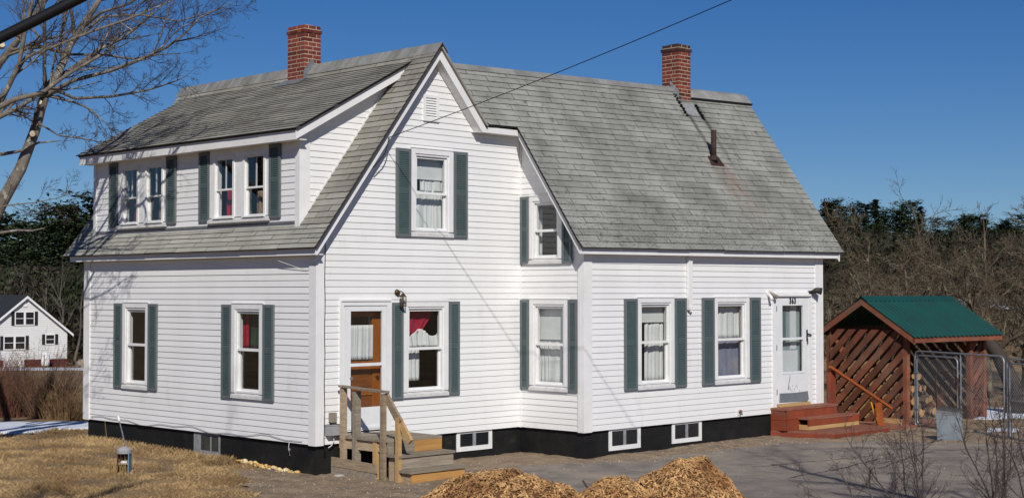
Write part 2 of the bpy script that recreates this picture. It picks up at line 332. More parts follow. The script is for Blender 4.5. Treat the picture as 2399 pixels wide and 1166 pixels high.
# ------------------------------------------------------------------ terrain
CX, CY = -13.845, -17.867                   # camera position; d is depth along its view, l the sideways offset
def sstep(a, b, x):
    t = min(1, max(0, (x - a) / (b - a))); return t * t * (3 - 2 * t)
def dl(x, y): return (x - CX) * 0.711 + (y - CY) * 0.703, (x - CX) * 0.703 - (y - CY) * 0.711
def at(lat, d): return CX + d * 0.711 + lat * 0.703, CY + d * 0.703 - lat * 0.711
def gz(x, y, n=True):
    d, l = dl(x, y)
    h = -0.475 + 0.0165 * min(8, max(0, y)) * sstep(4, 0, x) + 0.005 * min(11, max(0, x))
    h += 0.055 * max(0, 19.3 - d)
    left = -0.0405 * min(118, max(0, d - 34)); right = 0.052 * min(90, max(0, d - 44))
    h += left + (right - left) * sstep(-6, 9, l) * (1 if d < 600 else 1)
    if n: h += 0.025 * mnoise.noise((x * 0.7, y * 0.7, 0)) + 0.012 * mnoise.noise((x * 2.3, y * 2.3, 5))
    return h
def ground_sheet():
    mb = MB(); n = 190
    ax = [math.sinh((i / n * 2 - 1) * 5.2) * 700 / math.sinh(5.2) for i in range(n + 1)]
    for a in ax:
        for b in ax:
            x, y = a + 3, b + 0; mb.v.append((x, y, gz(x, y)))
    for i in range(n):
        for j in range(n):
            k = i * (n + 1) + j; mb.face([k, k + n + 1, k + n + 2, k + 1])
    o = mb.build('ground', GRASS, smooth=True); struct(o); o['label'] = 'dead tan lawn and field around the house'
ground_sheet()
def sheet(name, m, inside, x0, x1, y0, y1, res, dz, bumpy=0.0):
    mb = MB(); idx = {}
    nx = int((x1 - x0) / res); ny = int((y1 - y0) / res)
    def vid(i, j):
        if (i, j) not in idx:
            x = x0 + i * res; y = y0 + j * res; idx[(i, j)] = len(mb.v)
            mb.v.append((x, y, gz(x, y) + dz + bumpy * (mnoise.noise((x * 4, y * 4, 3)) * 0.5 + mnoise.noise((x * 11, y * 11, 9)) * 0.3)))
        return idx[(i, j)]
    for i in range(nx):
        for j in range(ny):
            if inside(x0 + (i + .5) * res, y0 + (j + .5) * res): mb.face([vid(i, j), vid(i + 1, j), vid(i + 1, j + 1), vid(i, j + 1)])
    return struct(mb.build(name, m, smooth=True))
def wob(x, y, s=1.0, a=0.3): return a * (mnoise.noise((x * s, y * s, 7)) + 0.5 * mnoise.noise((x * s * 2.7, y * s * 2.7, 2)))
def edge_y(x):                       # where the asphalt stops in front of the house
    P = [(-3, -3.4), (1.2, -2.6), (2.6, -1.25), (3.6, -1.7), (4.8, -2.35), (8.8, -2.55), (9.6, -3.3), (10.4, -4.2), (11.4, -5.7), (14, -9)]
    for (a, b), (c, d) in zip(P, P[1:]):
        if a <= x <= c: return b + (d - b) * (x - a) / (c - a)
    return -9
def lawn_x(y): return -0.75 - 0.55 * (1 - y) if y < 1.2 else -0.75 + 0.55 * (y - 1.2) * 1.6      # right border of the lawn
def in_dirt(x, y):
    w = wob(x, y, 1.5, 0.3)
    return x > lawn_x(y) + w and x < 13.5 and y < 1.5 and y > -12 and (y > edge_y(x) - 0.25)
def in_asph(x, y): return y < edge_y(x) + wob(x, y, 1.3, 0.22) and x > 0.9 - 0.1 * y + wob(x, y, 1, 0.3) - 1.2 and y > -11
dirt = sheet('dirt_strip', DIRT, in_dirt, -5, 13.6, -7.5, 1.3, 0.09, 0.012, 0.035); dirt['label'] = 'bare dirt and gravel along the foundation'
asph = sheet('driveway', ASPH, in_asph, -2, 15, -11, -0.9, 0.10, 0.026, 0.006); asph['label'] = 'worn cracked asphalt driveway'

# ------------------------------------------------------------------ farmhouse
B_, D_, L_, WR = 4.433, 1.472, 6.866, 11.545
HOUSE = thing('farmhouse', 'white two-storey farmhouse with grey shingle roofs, green shutters and two brick chimneys', 'house', (0, 0, -0.47))
FA = Fr((0, 0, 0), (0, -1, 0), (-1, 0, 0)); FB = Fr((0, 0, 0), (1, 0, 0), (0, -1, 0))
FD = Fr((B_, 0, 0), (0, -1, 0), (-1, 0, 0)); FC = Fr((0, -D_, 0), (1, 0, 0), (0, -1, 0))
FM = Fr((0.06, 0, 0), (0, -1, 0), (-1, 0, 0)); FK = Fr((0, 0.5, 0), (1, 0, 0), (0, -1, 0))
def zl(x): return 2.974 + 1.3054 * (x + 0.231)            # main roof, slope over the left wall
def zr(x): return 6.347 - 1.16 * (x - 2.353)              # main roof, far slope
def zd(x): return 4.9295 + 0.545 * x                      # dormer roof
def zw(y): return 3.044 + 1.4176 * (y + 1.702)            # wing roof over its end wall
# openings: (s0, s1, z0, z1) of the casing
WIN_A = [(-5.532, -4.679, 0.615, 2.13), (-2.175, -1.316, 0.615, 2.13)]
WIN_M = [(-5.807, -4.232, 3.447, 4.66), (-2.907, -1.253, 3.447, 4.66)]
WIN_B = [(1.725, 2.707, 0.629, 2.168)]; WIN_BU = [(1.882, 2.814, 3.213, 4.642)]
WIN_D = [(0.246, 1.148, 0.645, 2.199)]; WIN_DU = [(0.226, 1.011, 2.797, 3.958)]
WIN_C = [(5.782, 6.80, 0.631, 2.221), (7.97, 9.06, 0.627, 2.221)]
DOOR_B = (0.438, 1.481, 0.15, 2.203); DOOR_C = (9.822, 11.156, 0.15, 2.268)
def inner(w, m=0.12, zb=0.10): return (w[0] + m, w[1] - m, w[2] + zb, w[3] - m)

def segs(a, b, holes):
    """interval a..b minus the holes"""
    out = [(a, b)]
    for h0, h1 in holes:
        nxt = []
        for p, q in out:
            if h1 <= p or h0 >= q: nxt.append((p, q)); continue
            if h0 > p: nxt.append((p, h0))
            if h1 < q: nxt.append((h1, q))
        out = nxt
    return [(p, q) for p, q in out if q - p > 0.004]
def wall_shell(name, fr, zlo, zhi, span, holes, brk=(), th=0.10):
    zs = sorted(set([zlo, zhi] + [z for h in holes for z in h[2:4] if zlo < z < zhi] + [z for z in brk if zlo < z < zhi]))
    mb = MB()
    for z0, z1 in zip(zs, zs[1:]):
        zm = (z0 + z1) / 2; hs = [(h[0], h[1]) for h in holes if h[2] < zm < h[3]]
        (a0, b0), (a1, b1) = span(z0 + 1e-4), span(z1 - 1e-4); am, bm = min(a0, a1), max(b0, b1)
        for p, q in segs(am, bm, hs):
            pl, pt = (a0, a1) if p == am else (p, p); ql, qt = (b0, b1) if q == bm else (q, q)
            if qt < pt: qt = pt = (qt + pt) / 2
            P = fr.p
            mb.hexa([P(pl, 0, z0), P(ql, 0, z0), P(ql, -th, z0), P(pl, -th, z0), P(pt, 0, z1), P(qt, 0, z1), P(qt, -th, z1), P(pt, -th, z1)])
    return mb.build(name, TRIM, HOUSE)
def siding(wall, fr, zlo, zhi, span, holes, expo=0.1):
    rng = random.Random(int(zlo * 100) + int(zhi * 10)); z = zlo
    while z < zhi - 0.02:
        z1 = min(z + expo, zhi); P = fr.p
        hs = [(h[0], h[1]) for h in holes if h[2] < z1 - 0.004 and h[3] > z + 0.004]
        (a0, b0), (a1, b1) = span(z + 1e-4), span(z1 - 1e-4); am, bm = min(a0, a1), max(b0, b1)
        nb, n_t = 0.017 + rng.uniform(-.0012, .0012), 0.0055
        for p, q in segs(am, bm, hs):
            pl, pt = (a0, a1) if p == am else (p, p); ql, qt = (b0, b1) if q == bm else (q, q)
            if ql - pl < 0.01 and qt - pt < 0.01: continue
            if qt < pt: qt = pt = (qt + pt) / 2
            if ql < pl: ql = pl = (ql + pl) / 2
            dz = rng.uniform(-.0025, .0025); de = rng.uniform(-.0025, .0025); mb = MB()
            mb.hexa([P(pl, nb, z + dz), P(ql, nb, z + de), P(ql, 0.001, z + de), P(pl, 0.001, z + dz), P(pt, n_t, z1 + .004), P(qt, n_t, z1 + .004), P(qt, 0.001, z1 + .004), P(pt, 0.001, z1 + .004)])
            mb.build('siding_board', VINYL, wall)
        z += expo
h_a = [inner(w) for w in WIN_A]
h_m = [(-5.66, -4.37, 3.53, 4.52), (-2.76, -1.39, 3.53, 4.52)]
h_b = [inner(w) for w in WIN_B + WIN_BU] + [(DOOR_B[0] + .08, DOOR_B[1] - .08, 0.14, DOOR_B[3] - .1)]
h_d = [inner(w) for w in WIN_D + WIN_DU]
h_c = [inner(w) for w in WIN_C] + [(DOOR_C[0] + .1, DOOR_C[1] - .1, 0.14, DOOR_C[3] - .02)]
sp_a = lambda z: (-L_, 0.0)
wA = wall_shell('wall', FA, 0, 3.05, sp_a, h_a)
siding(wA, FA, 0, 2.86, lambda z: (-6.69, -0.142), h_a)
def sp_b(z, e=0.0):
    a = max(0.002 + e, (z - 2.974) / 1.3054 - 0.231 + 0.06 if z > 3.0 else 0)
    b = B_ if z < 5.02 else 2.353 + (6.347 - z) / 1.16 - 0.06
    return a, max(a, b)
wB = wall_shell('gable_wall', FB, 0, 6.18, sp_b, h_b, brk=(3.0, 3.3, 5.02))
siding(wB, FB, 0, 6.15, lambda z: (max(0.13, sp_b(z)[0]), max(sp_b(z)[0], min(B_ - 0.028, sp_b(z)[1]))), h_b)
def sp_d(z):
    b = D_
    if z > 2.95: b = min(D_, -((z - 3.044) / 1.4176 - 1.702) - 0.05)
    return 0.0, max(0.0, b)
wD = wall_shell('wing_end_wall', FD, 0, 5.1, sp_d, h_d, brk=(2.95, 3.3))
siding(wD, FD, 0, 5.06, lambda z: (0.03, max(0.03, min(D_ - 0.11, sp_d(z)[1]))), h_d)
wC = wall_shell('wing_wall', FC, 0, 3.12, lambda z: (B_, WR), h_c)
siding(wC, FC, 0, 2.98, lambda z: (B_ + 0.176, WR - 0.232), h_c)
wM = wall_shell('dormer_wall', FM, 3.30, 4.86, lambda z: (-6.66, -0.5), h_m)
siding(wM, FM, 3.42, 4.70, lambda z: (-6.60, -0.585), h_m)
def sp_k(z):
    b = (z - 2.974) / 1.3054 - 0.231 - 0.01; a = max(0.062, (z - 4.9295 + 0.12) / 0.545); return a, max(a, b)
wK = wall_shell('dormer_cheek', FK, 3.37, 5.86, sp_k, [], brk=(4.84,))
siding(wK, FK, 3.42, 5.84, lambda z: (min(max(0.235, sp_k(z)[0]), max(0.235, sp_k(z)[1])), max(0.235, sp_k(z)[1])), [])
# plain walls on the sides the photo does not show
mb = MB(); mb.prism([(WR - .1, -D_ + .101, 0), (WR - .1, 2.8, 0), (WR - .1, 2.8, 3.3), (WR - .1, 0.71, 6.2), (WR - .1, -D_ + .101, 3.2)], (0.099, 0, 0)); mb.build('wing_gable_wall', VINYL, HOUSE)
mb = MB(); mb.box(4.6, WR - .102, 2.7, 2.8, 0, 3.3); mb.build('rear_wall', VINYL, HOUSE)
mb = MB(); mb.prism([(0.102, L_ - .1, 0), (4.7, L_ - .1, 0), (4.7, L_ - .1, 3.55), (2.353, L_ - .1, 6.22), (2.1, L_ - .1, 5.95), (0.17, L_ - .1, 4.85), (0.17, L_ - .1, 3.4), (0.102, L_ - .1, 3.2)], (0, 0.099, 0)); mb.build('rear_gable_wall', VINYL, HOUSE)
mb = MB(); mb.box(4.6, 4.7, 2.802, L_ - .102, 0, 3.6); mb.build('rear_side_wall', VINYL, HOUSE)
# inside: floors, ceilings and a few partitions
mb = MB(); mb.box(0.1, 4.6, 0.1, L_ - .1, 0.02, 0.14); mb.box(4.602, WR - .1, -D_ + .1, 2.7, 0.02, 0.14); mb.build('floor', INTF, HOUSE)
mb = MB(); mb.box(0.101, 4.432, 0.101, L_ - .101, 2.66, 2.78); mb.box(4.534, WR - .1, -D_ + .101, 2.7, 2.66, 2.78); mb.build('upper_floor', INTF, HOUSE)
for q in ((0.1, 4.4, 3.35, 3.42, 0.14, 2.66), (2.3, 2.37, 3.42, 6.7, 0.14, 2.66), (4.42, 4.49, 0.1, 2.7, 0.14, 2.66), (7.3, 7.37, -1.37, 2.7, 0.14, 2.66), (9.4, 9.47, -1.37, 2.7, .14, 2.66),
          (0.2, 1.7, 3.4, 3.47, 2.78, 5.0), (0.4, 4.0, 2.6, 2.66, 2.78, 4.8), (5.9, 5.97, -0.7, 1.7, 2.78, 4.0), (1.75, 1.82, .62, 6.6, 2.78, 5.6)):  # last wall is added to keep the dormer panes dark
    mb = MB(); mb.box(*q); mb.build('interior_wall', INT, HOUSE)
# foundation, set back under the siding
mb = MB(); q = 0.035
mb.box(q, q + .2, q + .2, L_ - .05, -1.0, -0.004)
mb.box(q, B_ + q - .002, q, q + .199, -1.0, -0.003)
mb.box(B_ + q, B_ + q + .2, -D_ + q + .2, 0.2, -1.0, -0.004)
mb.box(B_ + q, WR - q, -D_ + q, -D_ + q + .199, -1.0, -0.003)
mb.box(WR - q - .2, WR - q - .001, -D_ + q + .2, 2.7, -1.0, -0.004); mb.box(4.7, WR - q, 2.55, 2.7, -1.0, -.005); mb.box(q + .2, 4.6, L_ - .25, L_ - .06, -1.0, -.005)
FOUNDO = mb.build('foundation', FOUND, HOUSE)
# corner boards
def board(name, m, fr, a0, a1, n0, n1, z0, z1, parent=HOUSE):
    mb = MB(); wbox(mb, fr, a0, a1, n0, n1, z0, z1); return mb.build(name, m, parent)
mb = MB(); wbox(mb, FB, -0.030, 0.13, 0, 0.030, -0.012, 3.02); wbox(mb, FA, -0.142, 0, 0, 0.030, -0.012, 2.87); mb.build('corner_board', TRIM, HOUSE)
mb = MB(); wbox(mb, FA, -6.90, -6.69, 0, 0.030, -0.012, 2.87); mb.build('corner_board', TRIM, HOUSE)
mb = MB(); wbox(mb, FC, B_ - 0.030, B_ + 0.176, 0, 0.030, -0.012, 2.95); wbox(mb, FD, D_ - 0.11, D_, 0, 0.030, -0.012, 3.05); mb.build('corner_board', TRIM, HOUSE)
mb = MB(); wbox(mb, FC, WR - 0.232, WR + 0.03, 0, 0.030, -0.012, 2.99); mb.build('corner_board', TRIM, HOUSE)
mb = MB(); mb.box(B_ - 0.034, B_ - 0.001, -0.034, -0.001, -0.008, 4.98); mb.build('inside_corner_post', TRIM, HOUSE)
mb = MB(); P = FK.p
mb.hexa([P(0.03, .03, 3.33), P(0.235, .03, 3.56), P(0.235, 0, 3.56), P(0.03, 0, 3.33), P(0.03, .03, 4.80), P(0.235, .03, 4.92), P(0.235, 0, 4.92), P(0.03, 0, 4.80)])
wbox(mb, FM, -0.585, -0.5, 0, .03, 3.30, 4.70); mb.build('corner_board', TRIM, HOUSE)
mb = MB(); wbox(mb, FM, -6.69, -6.60, 0, .03, 3.30, 4.70); mb.build('corner_board', TRIM, HOUSE)
# starter trim under the siding
mb = MB(); wbox(mb, FM, -6.6, -0.585, 0, .022, 3.385, 3.418); mb.build('apron_flashing', LEAD, HOUSE)
mb = MB(); a = sp_k
mb.prism([FK.p(0.20, .022, zl(0.20) + .012), FK.p(1.98, .022, zl(1.98) + .012), FK.p(1.98, .022, zl(1.98) + .062), FK.p(0.20, .022, zl(0.20) + .062)], (0, -.006, 0)); mb.build('rake_trim', TRIM, HOUSE)

# ------------------------------------------------------------------ roof boards
def slab(name, m, pts, th, parent, nrm=None):
    n = Vector(nrm) if nrm else (Vector(pts[1]) - Vector(pts[0])).cross(Vector(pts[2]) - Vector(pts[0])).normalized()
    if n.z < 0: n = -n
    mb = MB(); mb.prism([tuple(Vector(q) - n * 0.004) for q in pts], -n * th); return mb.build(name, m, parent)
NL = Vector((-1.3054, 0, 1)).normalized(); NDm = Vector((-0.545, 0, 1)).normalized(); NR = Vector((1.16, 0, 1)).normalized()
mb = MB()
def add_slab(pts, n, th=0.035):
    mb.prism([tuple(Vector(q) - n * 0.004) for q in pts], -n * th)
X0, XR, Y0, Y1 = -0.215, 2.353, -0.25, 7.29
add_slab([(X0, Y0, zl(X0)), (0.055, Y0, zl(.055)), (0.055, Y1, zl(.055)), (X0, Y1, zl(X0))], NL)
add_slab([(0.055, Y0, zl(.055)), (XR, Y0, zl(XR)), (XR, 0.5, zl(XR)), (0.055, 0.5, zl(.055))], NL)
add_slab([(2.0, 0.5, zl(2.0)), (XR, 0.5, zl(XR)), (XR, Y1, zl(XR)), (2.0, Y1, zl(2.0))], NL)
add_slab([(0.055, 6.66, zl(.055)), (2.0, 6.66, zl(2.0)), (2.0, Y1, zl(2.0)), (0.055, Y1, zl(.055))], NL)
MROOF = mb.build('main_roof', RDECK, HOUSE)
mb = MB(); n = NR
add_slab([(XR, Y0, zr(XR)), (3.42, Y0, zr(3.42)), (2.52, 0.53, zr(2.52)), (4.95, 2.8, zr(4.95)), (4.95, Y1, zr(4.95)), (XR, Y1, zr(XR))], NR)
mb.build('main_roof', ROOFM, HOUSE)
mb = MB(); XD = -0.19
add_slab([(XD, 0.27, zd(XD)), (2.16, 0.27, zd(2.16)), (2.16, 6.88, zd(2.16)), (XD, 6.88, zd(XD))], NDm)
DROOF = mb.build('dormer_roof', RDECK, HOUSE)
def wing_eave(x): return Vector((x, -1.702, 3.044 + (x - 4.141) * 0.0082))
def wing_ridge(x): return Vector((x, 0.526 + (x - 3.411) * 0.0253, 6.202 + (x - 3.411) * 0.0361))
NW = (Vector((0, 2.3, 3.3)).cross(Vector((1, 0, 0.02)))); NW = NW.normalized(); NW = NW if NW.z > 0 else -NW
def SW(x, t): return wing_eave(x).lerp(wing_ridge(x), t)
T0 = (-0.226 + 1.702) / (0.55 + 1.702)
mb = MB()
for pts in ([SW(4.15, 0.006), SW(12.02, 0.006), SW(12.02, T0), SW(4.15, T0)], [SW(3.44, T0), SW(12.02, T0), SW(12.02, 1), SW(2.55, 1)]):
    mb.prism([tuple(q - NW * .004) for q in pts], -NW * .035)
WROOF = mb.build('wing_roof', RDECK, HOUSE)
mb = MB(); e1, e2 = wing_ridge(2.6), wing_ridge(12.02)
mb.prism([tuple(e1), tuple(e2), (12.02, 3.1, 3.1), (2.6, 3.1, 3.0)], (0, -.01, -.04)); mb.build('wing_rear_roof', ROOFM, HOUSE)

# shingles
def courses(S, nrm, vlen, expo, urange, strip, seed, emit, t_b=0.017, gap=.006):
    rng = random.Random(seed); nc = int(vlen / expo + 0.5)
    for i in range(nc):
        v0 = i * expo; v1 = min(v0 + expo * 1.16, vlen)
        if v1 - v0 < 0.03: continue
        (a0, b0), (a1, b1) = urange(v0), urange(v1)
        if abs(a1 - a0) > .3: a1 = a0
        u = min(a0, a1) - strip * ((i * 0.381 + rng.uniform(-.12, .12)) % 1.0)
        umax = max(b0, b1)
        while u < umax:
            e = u + strip * rng.uniform(0.96, 1.04)
            pl, pt = max(u + gap, a0), max(u + gap, a1); ql, qt = min(e - gap, b0), min(e - gap, b1)
            if umax - e < 0.12: ql, qt = b0, b1; e = umax + 1
            if ql - pl > 0.03 or qt - pt > 0.03:
                if ql < pl: ql = pl = (ql + pl) / 2
                if qt < pt: qt = pt = (qt + pt) / 2
                h = t_b + rng.uniform(-.002, .003); dv = rng.uniform(-.004, .004); j = rng.uniform(-.002, .002)
                lo = [S(pl, v0 + dv) + nrm * (h - .015), S(ql, v0 + dv + j) + nrm * (h - .015), S(qt, v1) + nrm * .0005, S(pt, v1) + nrm * .0005]
                hi = [S(pl, v0 + dv) + nrm * h, S(ql, v0 + dv + j) + nrm * (h + j * .5), S(qt, v1) + nrm * .003, S(pt, v1) + nrm * .003]
                emit(lo + hi, i)
            u = e
def plane_S(P, U, V): P, U, V = Vector(P), Vector(U).normalized(), Vector(V).normalized(); return lambda u, v: P + U * u + V * v
# wing roof: every strip its own object
LV = (wing_ridge(8) - wing_eave(8)).length
def wing_u(v):
    a = 4.125 if v / LV < T0 - .002 else 2.353 + (6.347 - SW(3.2, v / LV).z) / 1.16 + 0.015
    return a, 12.035
def emit_obj(parent, m):
    def f(p, i):
        mb = MB(); mb.hexa(p, 0, 1); mb.build('shingle', [m, EDGE], parent)
    return f
courses(lambda u, v: SW(u, v / LV), NW, LV - 0.02, LV * T0 / 20, wing_u, 0.97, 11, emit_obj(WROOF, ROOFW))
# main roof and dormer: the rest of the shingles, joined
smb = MB()
def em(p, i): smb.hexa(p, 0, 1)
VL = Vector((1, 0, 1.3054)).normalized(); VD = Vector((1, 0, 0.545)).normalized()
cl = 1 / VL.x; cd = 1 / VD.x
full = (XR + .231) * cl
def u_near(v): return (-0.26, 0.5)
S1 = plane_S((-0.231, 0, 2.974), (0, 1, 0), VL)
low = (0.055 + .231) * cl
courses(S1, NL, low, 0.095, lambda v: (-0.26, 7.30), 0.95, 5, em)
o = smb.build('shingle_courses', [ROOFL, EDGE], MROOF); o['kind'] = 'stuff'; smb = MB()
S1b = plane_S((0.055, 0, zl(.055)), (0, 1, 0), VL)
courses(S1b, NL, full - low, 0.125, lambda v: (-0.26, 0.492), 0.95, 5, em)
top0 = (2.14 + .231) * cl
S2 = plane_S((2.14, 0, zl(2.14)), (0, 1, 0), VL)
courses(S2, NL, full - top0, 0.125, lambda v: (0.30, 7.30), 0.95, 6, em)
S3 = plane_S((0.055, 0, zl(.055)), (0, 1, 0), VL)
courses(S3, NL, 2.1 * cl, 0.125, lambda v: (6.72, 7.30), 0.95, 8, em)
o = smb.build('shingle_courses', [ROOFM, EDGE], MROOF); o['kind'] = 'stuff'
smb = MB()
S4 = plane_S((-0.215, 0, zd(-0.215)), (0, 1, 0), VD)
courses(S4, NDm, (2.175 + .215) * cd, 0.105, lambda v: (0.245, 6.90), 0.92, 7, em, 0.016)
o = smb.build('shingle_courses', [ROOFM, EDGE], DROOF); o['kind'] = 'stuff'
# ridge caps
rng = random.Random(3)
y = -0.26
while y < 7.28:
    if 3.05 < y < 3.66: y = 3.66
    w = 0.142; m_ = MB(); a = 0.135; lift = 0.012 + rng.uniform(-.002, .004); t = rng.uniform(-.006, .006)
    pts = []
    for yy, h in ((y, lift + .012), (y + w + .05, lift)):
        pts.append([(XR - a, yy, zl(XR - a) + h), (XR, yy, 6.347 + h + .004), (XR + a, yy, zr(XR + a) + h)])
    A, B2 = pts
    m_.hexa([A[0], A[1], B2[1], B2[0], *[(q[0], q[1] + t, q[2] + .009) for q in (A[0], A[1], B2[1], B2[0])]])
    m_.hexa([A[1], A[2], B2[2], B2[1], *[(q[0], q[1] + t, q[2] + .009) for q in (A[1], A[2], B2[2], B2[1])]])
    m_.build('ridge_shingle', CAPS, MROOF); y += w
x = 2.62
while x < 9.4 or (9.9 < x + .01 and x < 11.95):
    w = 0.55; m_ = MB(); b = min(x + w, 12.03)
    r0, r1 = wing_ridge(x), wing_ridge(b); t0, t1 = SW(x, .972), SW(b, .972); up = Vector((0, 0, .016)); h = rng.uniform(0, .004)
    bk = Vector((0, .10, -.12))
    m_.hexa([t0 + NW * .010, t1 + NW * .010, r1 + up, r0 + up, t0 + NW * (.022 + h), t1 + NW * (.022 + h), r1 + up * 2, r0 + up * 2])
    m_.hexa([r0 + up, r1 + up, r1 + bk, r0 + bk, r0 + up * 2, r1 + up * 2, r1 + bk + up, r0 + bk + up])
    m_.build('ridge_shingle', CAPS, WROOF); x += w
    if 9.3 < x < 9.95: x = 9.95
# lifted strip of roofing right of the wing chimney
mb = MB(); a0, a1 = SW(9.90, .935), SW(12.06, .935); b0, b1 = SW(9.90, .99), SW(12.06, .99)
mb.hexa([a0 + NW * .012, a1 + NW * .012, b1 + NW * .012, b0 + NW * .012, a0 + NW * .055, a1 + NW * .055, b1 + NW * .040, b0 + NW * .040]); mb.build('lifted_shingle_strip', CAPS, WROOF)
mb = MB(); mb.beam(a0 + NW * .03 + Vector((0, -.012, 0)), a1 + NW * .03 + Vector((0, -.012, 0)), .02, .05, NW); mb.build('dark_edge', TAR, WROOF)  # dark bar along the front edge of the lifted strip

# rake boards, fascias, soffits
def xzboard(name, m, poly, y0, y1, parent=HOUSE):
    mb = MB(); mb.prism([(x, y0, z) for x, z in poly], (0, y1 - y0, 0)); return mb.build(name, m, parent)
xzboard('rake_board', TRIM, [(-.170, zl(-.17) - .042), (-.170, 2.874), (-.130, 2.874), (2.353, 6.100), (2.353, 6.302)], -.2, -.17)
xzboard('rake_board', TRIM, [(2.3535, 6.302), (2.3535, 6.100), (3.318, 4.99), (3.455, 4.99), (3.455, zr(3.455) - .042)], -.2, -.17)
mb = MB(); mb.prism([(-.14, -.17, 2.886), (2.36, -.17, 6.135), (2.36, -.17, 6.15), (-.14, -.17, 2.901)], (0, .17, 0)); mb.build('soffit', TRIM, HOUSE)
k = 13
for i in range(k):
    xa = 2.37 + (3.30 - 2.37) * i / k; xb = 2.37 + (3.30 - 2.37) * (i + .955) / k; g = lambda x: 6.11 - 1.154 * (x - 2.353)
    mb = MB(); mb.prism([(xa, -.17, g(xa)), (xb, -.17, g(xb)), (xb, -.17, g(xb) + .016), (xa, -.17, g(xa) + .016)], (0, .165, 0)); mb.build('soffit_panel', TRIM, HOUSE)
mb = MB(); mb.prism([(2.34, -.17, 6.158), (3.28, -.17, 5.082), (3.28, -.17, 5.102), (2.34, -.17, 6.178)], (0, .165, 0)); mb.build('soffit', TRIM, HOUSE)
mb = MB(); mb.box(3.456, 4.189, -.2, -.175, 4.99, 5.085); mb.build('eave_fascia', TRIM, HOUSE)
mb = MB(); mb.box(3.24, B_ - .002, -.174, -.002, 4.992, 5.008); mb.build('soffit', TRIM, HOUSE)
def yzboard(name, m, poly, x0, x1):
    mb = MB(); mb.prism([(x0, y, z) for y, z in poly], (x1 - x0, 0, 0)); return mb.build(name, m, HOUSE)
yzboard('rake_board', TRIM, [(-1.642, zw(-1.642) - .04), (-1.642, 2.945), (-1.602, 2.945), (-.198, zw(-.198) - .235), (-.198, zw(-.198) - .04)], 4.190, 4.220)
mb = MB(); mb.prism([(4.220, -1.60, 2.958), (4.220, -.02, 5.196), (4.220, -.02, 5.212), (4.220, -1.60, 2.974)], (.211, 0, 0)); mb.build('soffit', TRIM, HOUSE)
mb = MB(); mb.box(-.165, -.140, -.169, 7.18, 2.874, 2.990); mb.build('eave_fascia', TRIM, HOUSE)
mb = MB(); mb.box(-.140, -.001, -.168, 7.17, 2.876, 2.892); mb.build('soffit', TRIM, HOUSE)
mb = MB(); g = 0.0066
mb.hexa([(4.221, -1.642, 2.945), (11.90, -1.642, 2.945 + 7.63 * g), (11.90, -1.616, 2.945 + 7.63 * g), (4.221, -1.616, 2.945), (4.221, -1.642, 3.046), (11.90, -1.642, 3.046 + 7.63 * g), (11.90, -1.616, 3.046 + 7.63 * g), (4.221, -1.616, 3.046)]); mb.build('eave_fascia', TRIM, HOUSE)
mb = MB(); mb.hexa([(4.27, -1.616, 2.947), (11.89, -1.616, 2.996), (11.89, -D_, 2.996), (4.27, -D_, 2.947), (4.27, -1.616, 2.962), (11.89, -1.616, 3.011), (11.89, -D_, 3.011), (4.27, -D_, 2.962)]); mb.build('soffit', TRIM, HOUSE)
# wing far rake
mb = MB(); e0, e1 = SW(11.93, 0.02), SW(11.93, 1.0); mb.hexa([e0 - Vector((0, 0, .24)), e0 + Vector((.03, 0, -.24)), e1 + Vector((.03, 0, -.24)), e1 - Vector((0, 0, .24)), e0 - Vector((0, 0, .045)), e0 + Vector((.03, 0, -.045)), e1 + Vector((.03, 0, -.045)), e1 - Vector((0, 0, .045))]); mb.build('rake_board', TRIM, HOUSE)
# dormer
mb = MB(); mb.box(-.165, -.142, .331, 6.83, 4.650, 4.792); mb.build('eave_fascia', TRIM, HOUSE)
mb = MB(); mb.box(-.142, .058, .331, 6.83, 4.652, 4.668); mb.build('soffit', TRIM, HOUSE)
xzboard('rake_board', TRIM, [(-.165, zd(-.165) - .042), (-.165, 4.650), (1.925, 5.790), (2.085, 5.999), (2.085, zd(2.085) - .042)], .3, .33)
xzboard('rake_board', TRIM, [(-.165, zd(-.165) - .042), (-.165, 4.650), (1.925, 5.790), (2.085, 5.999), (2.085, zd(2.085) - .042)], 6.831, 6.86)
mb = MB(); mb.prism([(.065, .331, 4.79), (1.93, .331, 5.805), (1.93, .331, 5.82), (.065, .331, 4.805)], (0, .168, 0)); mb.build('soffit', TRIM, HOUSE)
